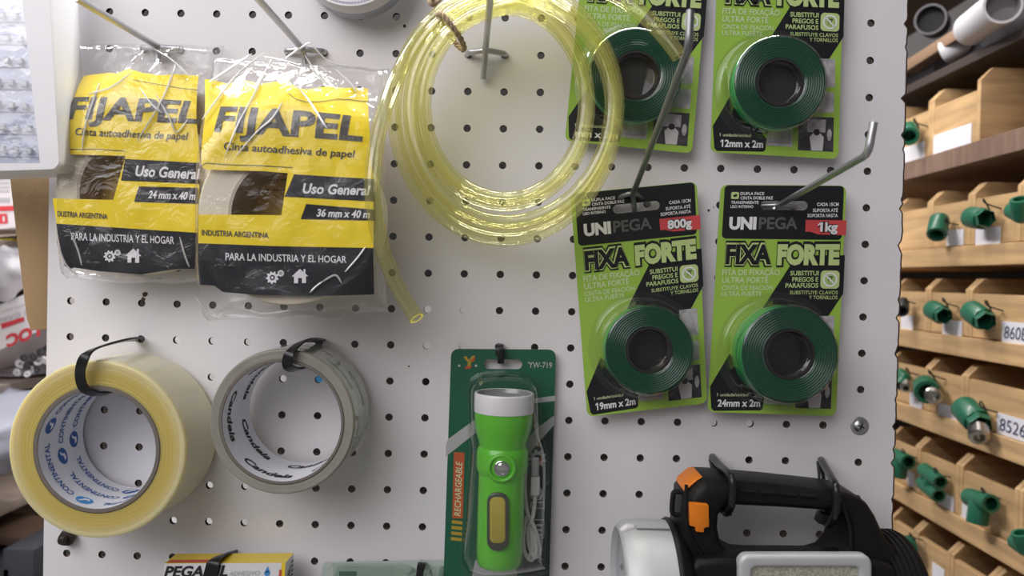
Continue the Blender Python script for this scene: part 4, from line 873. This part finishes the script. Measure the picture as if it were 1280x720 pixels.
# ------------------------------------------------------------------ LED lamp panel at the upper left
def led_panel():
    hb, hf = .016, .046; t = thing('led_lamp', 'white rectangular lamp panel with rows of small chips at the upper left', 'lamp', tuple(P(20, 60, hb)))
    q = [P(-130, -70, hf), P(60, -70, hf), P(76, 213, hf), P(-118, 219, hf)]; K = Quad(*q); W, H = K.W, K.H; b = MB()
    I = lambda *p: [K.inv(*x) for x in p]
    inn = [(W * .10, H * .04), K.inv(21, -66), K.inv(50, 204), (W * .12, H * .95)]
    out = rrect(0, 0, W, H, .006, 5); n = len(out); M_hs = mat('lamp_housing', (.82, .82, .84), .35, coat=.2, sub=.1)
    vs = [K(x, y, 0) for x, y in rrect(.001, .001, W - .001, H - .001, .0055, 5)] + [K(x, y, -.0015) for x, y in out] + [K(x, y, -(hf - hb)) for x, y in out]
    b.add(vs, [(i, (i + 1) % n, n + (i + 1) % n, n + i) for i in range(n)] + [(n + i, n + (i + 1) % n, 2 * n + (i + 1) % n, 2 * n + i) for i in range(n)] + [tuple(2 * n + i for i in range(n - 1, -1, -1))], M_hs)
    bm = bmesh.new(); ed = []
    for l in (rrect(.001, .001, W - .001, H - .001, .0055, 5), inn):
        vv = [bm.verts.new((x, y, 0)) for x, y in l]; ed += [bm.edges.new((vv[i], vv[(i + 1) % len(vv)])) for i in range(len(vv))]
    bmesh.ops.triangle_fill(bm, use_beauty=True, edges=ed)
    for v in bm.verts: v.co = K(v.co.x, v.co.y, 0)
    b.addbm(bm, M_hs); D = .011
    for i in range(4):
        a, c = inn[i], inn[(i + 1) % 4]; b.add([K(*a, 0), K(*c, 0), K(*c, -D), K(*a, -D)], [(0, 1, 2, 3)], M_hs)
    b.build('housing', t, smooth=35)
    b = MB(); b.add([K(*p, -D) for p in inn], [(0, 1, 2, 3)], mat('lamp_tray', (.66, .68, .76), .35, .2))
    for k in range(9):                      # ribs across the tray
        y = K.inv(0, 16 + 28.5 * k)[1]
        if y < H * .95: b.box(K((inn[0][0] + inn[1][0]) / 2 + .002, y, -D + .0010), ((inn[1][0] - inn[0][0]) * .98, .002, .0045), mat('lamp_rib', (.72, .74, .80), .4), None, .0006)
    b.build('reflector_tray', t)
    lm = mat('led_chip_white', (.80, .80, .76), .3); le = mat('led_chip_rim', (.30, .31, .33), .4)
    for r in range(8):
        for c_ in range(3):
            px, py = 13 + 3.0 * (r - 1) - 17 * c_ + (r % 2) * 3, 16 + 28.5 * (r - 0) - 1.5 * c_
            if py > 196: continue
            x, y = K.inv(px, py); b = MB(); b.box(K(x, y, -D + .0036), (.0037, .0016, .0042), le, None, .0003); b.box(K(x, y, -D + .0046), (.0027, .0008, .0032), lm, None, .0003); b.build('led_chip', t)
    b = MB(); vs = [K(*p, -.0012) for p in inn]; b.add(vs, [(0, 1, 2, 3)], clear('lamp_cover', (.90, .92, .97), .10, .12, haze=.22, hazecol=(.80, .83, .92), bump=(60, .5))); b.build('clear_cover', t, smooth=0)
led_panel()

# ------------------------------------------------------------------ left aisle: shelving and stock seen past the board's edge
M_kr = mat('brown_cardboard', (.40, .27, .14), .85, vary=(18, .16, (1, 1, .3)), bump=(200, .2))
def cardstrip():
    b = MB(); f = [P(11, 214, -.012), P(70, 214, -.012), P(72, 411, -.012), P(38, 413, -.010), P(33, 398, -.010), P(22, 310, -.008)]
    b.prism(f, Vector((0, .004, 0)), M_kr, .0006); b.build('cardboard_sheet', label='brown cardboard sheet standing behind the left edge of the pegboard', cat='cardboard')
cardstrip()
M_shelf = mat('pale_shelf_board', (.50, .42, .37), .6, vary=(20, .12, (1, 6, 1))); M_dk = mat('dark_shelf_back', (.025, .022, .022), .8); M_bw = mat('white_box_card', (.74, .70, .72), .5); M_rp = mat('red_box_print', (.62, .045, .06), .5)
M_dbox = mat('charcoal_box', (.035, .038, .045), .5); M_bag = mat('white_plastic_bag', (.68, .67, .72), .4, sub=.2, bump=(40, .6)); M_bluebag = mat('bluish_plastic_bag', (.48, .50, .60), .4, bump=(40, .6)); M_olive = mat('olive_yellow_box', (.62, .55, .04), .5)
XL = -.60
def lz(px, py, X=XL): return PX(px, py, X)
for lab, yb, th in (('shelf board on the left carrying the bags and metal bits', 482, .012), ('shelf board on the left below the pale bags', 634, .012), ('lowest visible shelf board on the left', 692, .014), ('upper left shelf board behind the lamp panel', 300, .012)):
    z = lz(0, yb).z; b = MB(); b.box((XL - .17, .72, z - th / 2), (.34, 1.1, th), M_shelf, None, .0015); b.build('shelf_board', label=lab, cat='shelf', group='left shelving boards')
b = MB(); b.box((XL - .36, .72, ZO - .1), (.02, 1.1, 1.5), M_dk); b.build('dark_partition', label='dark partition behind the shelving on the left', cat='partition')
def redbox(name, label, c4, depthv, lines, hgt):
    """white carton, its printed face through four photo pixels at depth h"""
    q = [P(*c) for c in c4]; K = Quad(*q); t = thing('carton', label, 'box', tuple(q[0])); b = MB(); bb = [p + Vector(depthv) for p in q]
    b.add(q + bb, [(0, 1, 2, 3), (7, 6, 5, 4), (0, 4, 5, 1), (1, 5, 6, 2), (2, 6, 7, 3), (3, 7, 4, 0)], M_bw); cb = b.build('carton_body', t, smooth=0)
    b = MB(); off = .0008
    for kind, *a in lines:
        if kind == 'bar': b.poly(K, [K.inv(*p) for p in a[0]], a[1], off)
        elif kind == 'up':                  # upside-down lettering
            (x, y), (x2, y2) = K.inv(*a[1]), K.inv(*a[2])
            class T:
                bent = False
                def __call__(s, X, Y, o=0, x2=x2, y2=y2, x=x, y=y):
                    L = math.hypot(x2 - x, y2 - y); u = ((x2 - x) / L, (y2 - y) / L); return K(x + u[0] * X - u[1] * Y, y + u[1] * X + u[0] * Y, o)
            b.text(T(), a[0], a[4], 0, math.hypot(x2 - x, y2 - y), 0, a[3], a[5], 0, off=off)
    b.build('printing', cb, smooth=0); return t
h1 = -.40
redbox('c', 'white carton with red upside-down letters below the cardboard sheet', [(-60, 408, h1), (66, 352, h1), (72, 402, h1), (-50, 462, h1)], (0, .10, -.02), [
    ('bar', [(1, 405), (30, 396), (31, 401), (3, 411)], M_rp), ('up', 'LOC', (50, 405), (8, 420), .0135, M_rp, .05), ('up', 'DE CABLE SELLA', (44, 384), (-44, 412), .0050, M_icon, .01), ('up', 'para uso general', (36, 378), (-30, 398), .0032, M_icon, 0), ('up', 'sellador', (24, 372), (-10, 382), .0032, M_icon, 0)], 0)
redbox('c', 'white carton with a red band just under the lamp panel on the left', [(-70, 214, h1), (34, 206, h1), (30, 284, h1), (-70, 290, h1)], (0, .10, 0), [
    ('bar', [(-60, 260), (24, 257), (24, 263), (-60, 267)], M_rp), ('bar', rr_ if False else [(-14, 268), (9, 267), (10, 279), (-14, 281)], M_rp), ('bar', [(3.5, 270), (6, 270), (6.5, 277), (4, 277)], M_wht)] +
    [('bar', [(-40, y), (12, y - 1), (12, y + 1), (-40, y + 2)], M_icon) for y in (224, 229, 234, 239)] + [('bar', [(x, 247), (x + 2, 247), (x + 2, 253), (x, 253)], M_icon) for x in range(-8, 13, 3)], 0)
b = MB(); b.box(P(8, 314, -.46), (.055, .06, .032), M_olive, None, .002); b.build('small_box', label='olive yellow box behind the white bag at the left edge', cat='box')
def blob(name, label, cat, c, s, m, seed, sub=4, amp=.25, group=None):
    bm = bmesh.new(); bmesh.ops.create_icosphere(bm, subdivisions=sub, radius=1)
    for v in bm.verts:
        d = 1 + amp * noise.noise(v.co * 1.6 + Vector((seed, 0, 0))) + amp * .4 * noise.noise(v.co * 4 + Vector((0, seed, 0))); v.co = Vector((v.co.x * s[0] * d, v.co.y * s[1] * d, v.co.z * s[2] * d))
    bm.transform(Matrix.Translation(Vector(c))); b = MB(); b.addbm(bm, m); return b.build(name, smooth=60, label=label, cat=cat, group=group)
blob('plastic_bag', 'crumpled white plastic bag left of the cardboard sheet', 'bag', P(2, 338, -.42), (.030, .03, .036), M_bag, 2)
blob('plastic_bag', 'bluish white plastic bag behind the amber tape roll', 'bag', P(8, 536, -.40) , (.062, .06, .048), M_bluebag, 5)
blob('plastic_bag', 'pale mauve plastic bag under the carton with red letters', 'bag', P(8, 460, -.50), (.07, .05, .012), mat('mauve_plastic_bag', (.52, .49, .54), .4, bump=(40, .6)), 9)
# loose hardware in front of the mauve bag
for i, (px, py, s, dk) in enumerate(((26, 454, .0060, 0), (34, 458, .0052, 1), (42, 446, .0055, 1), (48, 452, .005, 0), (52, 440, .0055, 1), (57, 450, .0052, 0), (40, 462, .0045, 0), (30, 447, .0045, 1), (58, 436, .005, 1), (46, 462, .0045, 1), (22, 465, .0045, 0), (35, 468, .004, 0))):
    b = MB(); o = P(px, py, -.415 + .004 * (i % 3)); ax = Vector((R_.uniform(-.6, .6), -1, R_.uniform(-.5, .5)))
    b.lathe([(0, s * .35), (0, s), (.002, s), (.002, s * .35)], o, ax, M_wplastic if not dk else mat('dark_washer', (.10, .11, .11), .4, .5), 20, closed=True)
    b.build('washer', label='loose small washer in the heap between the red lettered carton and the amber roll', cat='washer', group='loose washers on the left shelf')
for i, (px, py, sz, m, lab) in enumerate(((10, 716, (.070, .10, .05), M_dbox, 'charcoal box below the lowest left shelf, outermost'), (56, 700, (.036, .10, .062), mat('slate_box', (.055, .06, .075), .5), 'slate grey box below the lowest left shelf, beside the board edge'))):
    c = P(px, py, -.40); t = thing('dark_box', lab, 'box', tuple(c)); b = MB(); b.box(c, sz, m, None, .001); b.build('box_body', t)
    b = MB(); 
    for k in range(2): b.box(c + Vector((-.004 + .012 * k, -sz[1] / 2 - .0003, -.006 - .01 * k)), (.010, .0006, .008), mat('pale_box_mark', (.40, .42, .45), .6))
    b.build('printed_mark', t, smooth=0)
b = MB(); b.box(P(24, 662, -.44), (.10, .08, .012), mat('brown_packet', (.10, .06, .04), .6), Matrix.Rotation(.1, 3, 'Y'), .002); b.build('brown_packet', label='flat dark brown packet lying on the lowest left shelf', cat='packet')

# ------------------------------------------------------------------ right aisle: wooden bins with sample pipe fittings
XR = CAM_C.x + .55
M_pine = mat('pine_board', (.52, .33, .16), .6, vary=(16, .22, (.6, .6, 6)), bump=(120, .1)); M_pine2 = mat('dark_pine_board', (.20, .125, .09), .65, vary=(16, .2, (.6, 6, .6)))
M_label = mat('paper_label', (.72, .70, .74), .6); M_fit = mat('green_fitting', (.010, .115, .060), .42, coat=.2); M_brass = mat('nickel_thread', (.50, .47, .42), .3, 1); M_wire = mat('dark_wire', (.03, .03, .03), .5, .4)
def RK(D, k, X=0): # rack point: depth D from the camera, height ratio k as seen at the rack's front plane
    p = CAM_C + (r0 * .55 + r1 * (k * .55) + r2 * D); return Vector((XR + X, CAM_C.y + D, CAM_C.z - k * .55 + .012 * (0)))
def kz(k): return PX(1240, 348 + k * (1240 - 652), XR).z
def ry(px, k=0): return PX(px, 348 + k * (px - 652), XR).y
DEP = .16; TH = .008
def bin_(label, k_ear, k_front, k_bot, y0, y1, tag_=None, tall=False):
    """y0 (far) and y1 (near): the two sides; front faces -X"""
    t = thing('wooden_bin', label, 'bin', (XR, (y0 + y1) / 2, kz(k_bot)), 'wooden bins in the right rack'); ze, zf, zb = kz(k_ear), kz(k_front), kz(k_bot)
    for y in (y0 - TH / 2, y1 + TH / 2):
        ch = min(.014, (ze - zf) * .95); pts = [(XR, y, zb), (XR, y, ze - ch), (XR + ch, y, ze), (XR + DEP, y, ze), (XR + DEP, y, zb)]
        b = MB(); b.prism([(p[0], p[1] - TH / 2 + .0004, p[2]) for p in pts], Vector((0, TH - .0008, 0)), M_pine, .0006); b.build('side_panel', t, smooth=0)
    b = MB(); b.box((XR + TH / 2 + .001, (y0 + y1) / 2, (zf + zb) / 2), (TH, abs(y0 - y1) - TH - .001, zf - zb), M_pine, None, .0006); b.build('front_panel', t, smooth=0)
    b = MB(); b.box((XR + DEP / 2 + TH / 2, (y0 + y1) / 2, zb + .003), (DEP - TH - .002, abs(y0 - y1) - TH - .001, .005), M_pine); b.build('bottom_panel', t, smooth=0)
    if tag_:
        a, c, zc, hh, txt = tag_; b = MB(); b.box((XR + .0004, (a + c) / 2, zc), (.0006, abs(a - c), hh), M_label); lb = b.build('paper_label', t, smooth=0, label='white paper label')
        if txt:
            class T:
                bent = False
                def __call__(s, X, Y, o=0): return Vector((XR - o, a - X, zc - Y))
            w = abs(a - c); b = MB(); b.text(T(), txt, mat('blue_pen_ink', (.05, .06, .12), .6), w * .10, w * .9, hh * .30, hh * .58, .0, .1, off=.0004, cut=0); b.build('handwriting', lb, smooth=0)
    return t
lv = 'top second third fourth fifth sixth'.split()
#       ear    front   bottom  divider depths offset, rows from the top
ROWS = {'A': (-.459, -.414, -.302, (1.145, 1.039, .928, .845, .752)), 'B': (-.2126, -.175, -.075, (1.129, 1.035, .941, .847, .753)), 'C': (0.0, .034, .130, (1.129, 1.035, .941, .78)),
        'D': (.194, .225, .325, (1.135, 1.030, .945, .78)), 'E': (.40, .435, .540, (1.129, 1.051, .951, .838, .755)), 'F': (.6155, .65, .77, (1.12, 1.051, .966, .883, .79))}
rown = {'A': 'top row', 'B': 'second row', 'C': 'third row', 'D': 'fourth row', 'E': 'fifth row', 'F': 'lowest row'}
posn = ['beside the board edge', 'second from the board', 'third from the board', 'at the photo edge']
def LP(px, py): return PX(px, py, XR)
LABELS = {('A', 0): ((1125, 196), (1155, 190), None), ('A', 1): ((1157, 187), (1214, 164.5), None), ('B', 1): ((1183, 298), (1204, 296), None), ('B', 2): ((1219, 296), (1250, 294), None), ('C', 0): ((1126, 402), (1141, 404), None), ('C', 1): ((1178, 409), (1202, 412), None),
          ('C', 2): ((1252, 413), (1288, 420), '860B'), ('D', 0): ((1137, 497), (1152, 503), None), ('D', 1): ((1172, 512), (1196, 521), None), ('D', 2): ((1246, 526), (1286, 543), '8526'), ('E', 1): ((1172, 622), (1192, 632), None), ('E', 2): ((1200, 635), (1214, 646), None), ('F', 1): ((1165, 712), (1180, 722), None), ('E', 0): ((1134, 597), (1148, 604), None)}
for rw, (ke, kf, kb, ds) in ROWS.items():
    for i in range(len(ds) - 1):
        if rw == 'A' and i == 2: continue
        y0, y1 = ds[i] - .5247, ds[i + 1] - .5247; tg = None
        if (rw, i) in LABELS:
            a, c, txt = LABELS[(rw, i)]; pa, pc = LP(*a), LP(*c); tg = (pa.y, pc.y, (pa.z + pc.z) / 2, .024 if txt else .020, txt)
            tg = (min(max(tg[0], y1 + .004), y0 - .004), min(max(tg[1], y1 + .004), y0 - .004)) + tg[2:]
            if rw == 'A': tg = tg[:3] + (.026, None)
        lab = 'open pine bin, %s of the right rack, %s' % (rown[rw], posn[min(i, 3)])
        bin_(lab, ke, kf, kb, y0, y1, tg)
    z = kz(kb); th = (kz(kb) - kz(kb + .047)); b = MB(); b.box((XR + .085, .60, z - th / 2 - .0006), (.178, 1.24, th - .001), M_pine if rw not in 'A' else M_pine2, None, .001)
    b.build('rack_shelf', smooth=0, label='pine shelf board carrying the %s of bins at right' % rown[rw], cat='shelf', group='rack shelf boards')
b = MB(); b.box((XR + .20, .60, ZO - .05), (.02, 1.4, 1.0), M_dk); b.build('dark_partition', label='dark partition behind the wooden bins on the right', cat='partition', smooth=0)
# fittings
FG = 'green sample fittings wired to the bins'
def fitting(kind, px, py, size, label, rz=0., thread=False, m=None):
    m = m or M_fit; c = PX(px, py, XR - .016); d = (c - CAM_C).dot(r2); r = size * 1.15 * d / FPX / 2; t = thing('pipe_fitting', label, 'pipe fitting', tuple(c), FG)
    b = MB(); Mx = Matrix.Rotation(rz, 3, 'X'); V = lambda x, y, z: c + Mx @ Vector((x, y, z)) * r
    def barrel(p, q, rad, mm): 
        ax = V(*q) - V(*p); L = ax.length; R = rad * r; bb.lathe([(0, R * .66), (0, R * .96), (L * .06, R), (L * .94, R), (L, R * .96), (L, R * .66), (L * .4, R * .62), (L * .4, 0)], V(*p), ax, mm, 28)
    bb = b
    if kind == 'elbow':
        barrel((0, .0, 0), (0, .95, .1), .55, m); barrel((0, 0, 0), (-.35, -.05, .95) if not thread else (-.55, -.55, -.5), .55, m); bm = bmesh.new(); bmesh.ops.create_uvsphere(bm, u_segments=24, v_segments=14, radius=.56 * r); bm.transform(Matrix.Translation(c)); b.addbm(bm, m)
    elif kind == 'tee':
        barrel((0, -.95, .35), (0, .95, .35), .48, m); barrel((0, 0, .3), (-.2, 0, -.85), .5, m)
    elif kind == 'coupling':
        barrel((.2, .7, .25), (-.5, -.75, -.2), .68, m)
    elif kind == 'union':
        barrel((0, 1.0, .15), (0, -.25, -.05), .62, m); bb.lathe([(0, .5 * r), (.25 * r, .58 * r), (.55 * r, .5 * r)], V(0, -.2, 0), V(-.2, -1, -.1) - V(0, 0, 0), m, 6)
    elif kind == 'cross':
        barrel((0, -.9, .4), (0, .9, .4), .42, m); barrel((0, -.9, -.4), (0, .9, -.4), .42, m); barrel((0, 0, -.5), (0, 0, .6), .4, m)
    b.build('green_body', t, smooth=35)
    if thread:
        b = MB(); p, q = V(-.1, -.55, -.25), V(-.35, -1.15, -.45); ax = q - p; L = ax.length; pr = []
        for k in range(6): pr += [(L * k / 6, .40 * r), (L * (k + .5) / 6, .45 * r)]
        b.lathe([(0, 0)] + pr + [(L, .38 * r), (L, .25 * r), (L * .5, .24 * r), (L * .5, 0)], p, ax, M_brass, 24); b.build('metal_thread', t, label='silver metal thread')
    b = MB(); b.tube([V(.35, -.25, .45), V(0, -.35, .95), V(-.2, -.5, 1.05), V(-.1, -.6, .8), V(.9, -.5, .5)], .0009, M_wire, 6, smooth=4); b.build('wire_tie', t, label='dark wire'); return t
FIT = [('coupling', 1139, 167, 30, 'green fitting on the top bin row beside the board edge', .2, 0), ('coupling', 1175, 284, 30, 'green ring coupling in the second bin row, next to the board', .6, 0), ('union', 1226, 273, 38, 'green faceted fitting on the second bin row, middle bin', 0, 0), ('elbow', 1277, 268, 36, 'green fitting cut by the photo edge, second bin row', .3, 0),
       ('coupling', 1129, 384, 22, 'dark metal fitting on the third bin row beside the board edge', .2, 0), ('union', 1175, 392, 34, 'green fitting on the third bin row, second bin', .1, 0), ('union', 1226, 397, 40, 'green fitting on the third bin row left of the 860B label', .2, 0),
       ('elbow', 1130, 473, 26, 'green threaded fitting on the fourth bin row beside the board edge', .2, 1), ('coupling', 1161, 487, 38, 'green fitting with silver threaded end in the fourth bin row, second bin', -.2, 1), ('union', 1218, 523, 46, 'big green fitting with silver thread left of the 8526 label', .25, 1),
       ('tee', 1126, 580, 34, 'green tee fitting on the fifth bin row beside the board edge', 0, 0), ('cross', 1164, 603, 38, 'green double barrel fitting on the fifth bin row, second bin', .15, 0), ('tee', 1225, 634, 42, 'green tee fitting on the fifth bin row, third bin', -.1, 0),
       ('coupling', 1138, 683, 26, 'green fitting on the lowest bin row above the work light cap', -.3, 0), ('elbow', 1281, 684, 34, 'green fitting cut by the photo edge, lowest bin row', 0, 0)]
for kd, px, py, s, lab, rz, th in FIT: fitting(kd, px, py, s, lab, rz, th, None if 'dark' not in lab else mat('dark_metal_fitting', (.06, .07, .07), .4, .6))
# pipes and tray above the bins
M_wp = mat('white_pvc', (.58, .56, .58), .4); M_gp = mat('grey_pvc', (.17, .16, .17), .5); M_bt = mat('black_tray', (.020, .018, .022), .6)
def pipe(label, a, b_, r, m, mi):
    t = thing('pipe', label, 'pipe', tuple(a), 'pipes above the bins'); ax = Vector(b_) - Vector(a); L = ax.length; b = MB()
    b.lathe([(0, r * .8), (0, r), (L, r), (L, r * .86)], a, ax, m, 40); b.build('tube', t, smooth=40); b = MB(); b.lathe([(L, r * .86), (L - .012, r * .84), (L - .012, 0)], a, ax, mi, 40); b.build('bore', t, smooth=40)
def rk(px, py, X): return PX(px, py, XR + X)
z = kz(-.505); b = MB(); b.box((XR + .095, .60, z - .006), (.18, 1.24, .012), mat('black_brown_board', (.05, .035, .03), .6), None, .001); b.build('rack_shelf', smooth=0, label='dark shelf board right above the top row of bins', cat='shelf', group='rack shelf boards')
c = rk(1232, 72, .02); b = MB(); b.box((c.x + .05, c.y - .02, kz(-.505) + .022), (.07, .34, .042), M_bt, None, .002); b.build('black_tray', label='long black tray lying under the white pipes at the upper right', cat='tray')
A = rk(1214, 36, .0); B = rk(1254, 6, -.02); pipe('thick white pipe with grey end at the upper right corner', A, B, .0205, M_wp, M_gp)
A = rk(1181, 66, .02); pipe('small white pipe end left of the black tray', A, A + Vector((.02, -.028, .010)), .0165, M_wp, M_bt)
A = rk(1163, 24, .05); pipe('grey pipe with dark bore beside the board at the upper right', A + Vector((.05, .08, .02)), A, .022, M_gp, M_bt)
b = MB(); b.prism([rk(x, y, .01) for x, y in ((1128, 78), (1196, 34), (1200, 46), (1128, 92))], Vector((.02, 0, 0)), mat('brown_batten', (.26, .16, .10), .6), .001); b.build('batten', label='sloping brown wooden batten beside the board at the upper right', cat='batten')
b = MB(); b.box((XR + .095, .60, kz(-.86) - .006), (.18, 1.24, .012), M_pine2); b.build('rack_shelf', smooth=0, label='upper dark rack board cut off by the top edge at right', cat='shelf', group='rack shelf boards')

# ------------------------------------------------------------------ added dark panel and pale sheets behind the board
b = MB(); b.box((.0, .20, ZO), (.73, .02, 1.1), M_dk); b.build('cabinet_back', smooth=0, label='dark cabinet panel seen through the holes of the board', cat='cabinet')
M_wc = mat('white_sheet', (.88, .88, .88), .6)
for lab, x0, y0, x1, y1, m in (('white paper behind the holes between the two tape rolls', 205, 415, 322, 664, M_wc), ('white paper behind the hole inside the clear tape roll', 336, 452, 374, 492, M_wc), ('blue paper behind the hole inside the clear tape roll', 381, 458, 406, 490, mat('blue_sheet', (.05, .30, .62), .6)),
                               ('white paper behind the holes above the torch card', 520, 376, 606, 442, M_wc), ('white paper behind the holes under the 24mm card', 878, 518, 950, 542, M_wc)):
    q = [P(x, y, -.1855) for x, y in ((x0, y0), (x1, y0), (x1, y1), (x0, y1))]; b = MB(); b.prism(q, Vector((0, .004, 0)), m, .0004); b.build('paper_pad', smooth=0, label=lab, cat='paper')
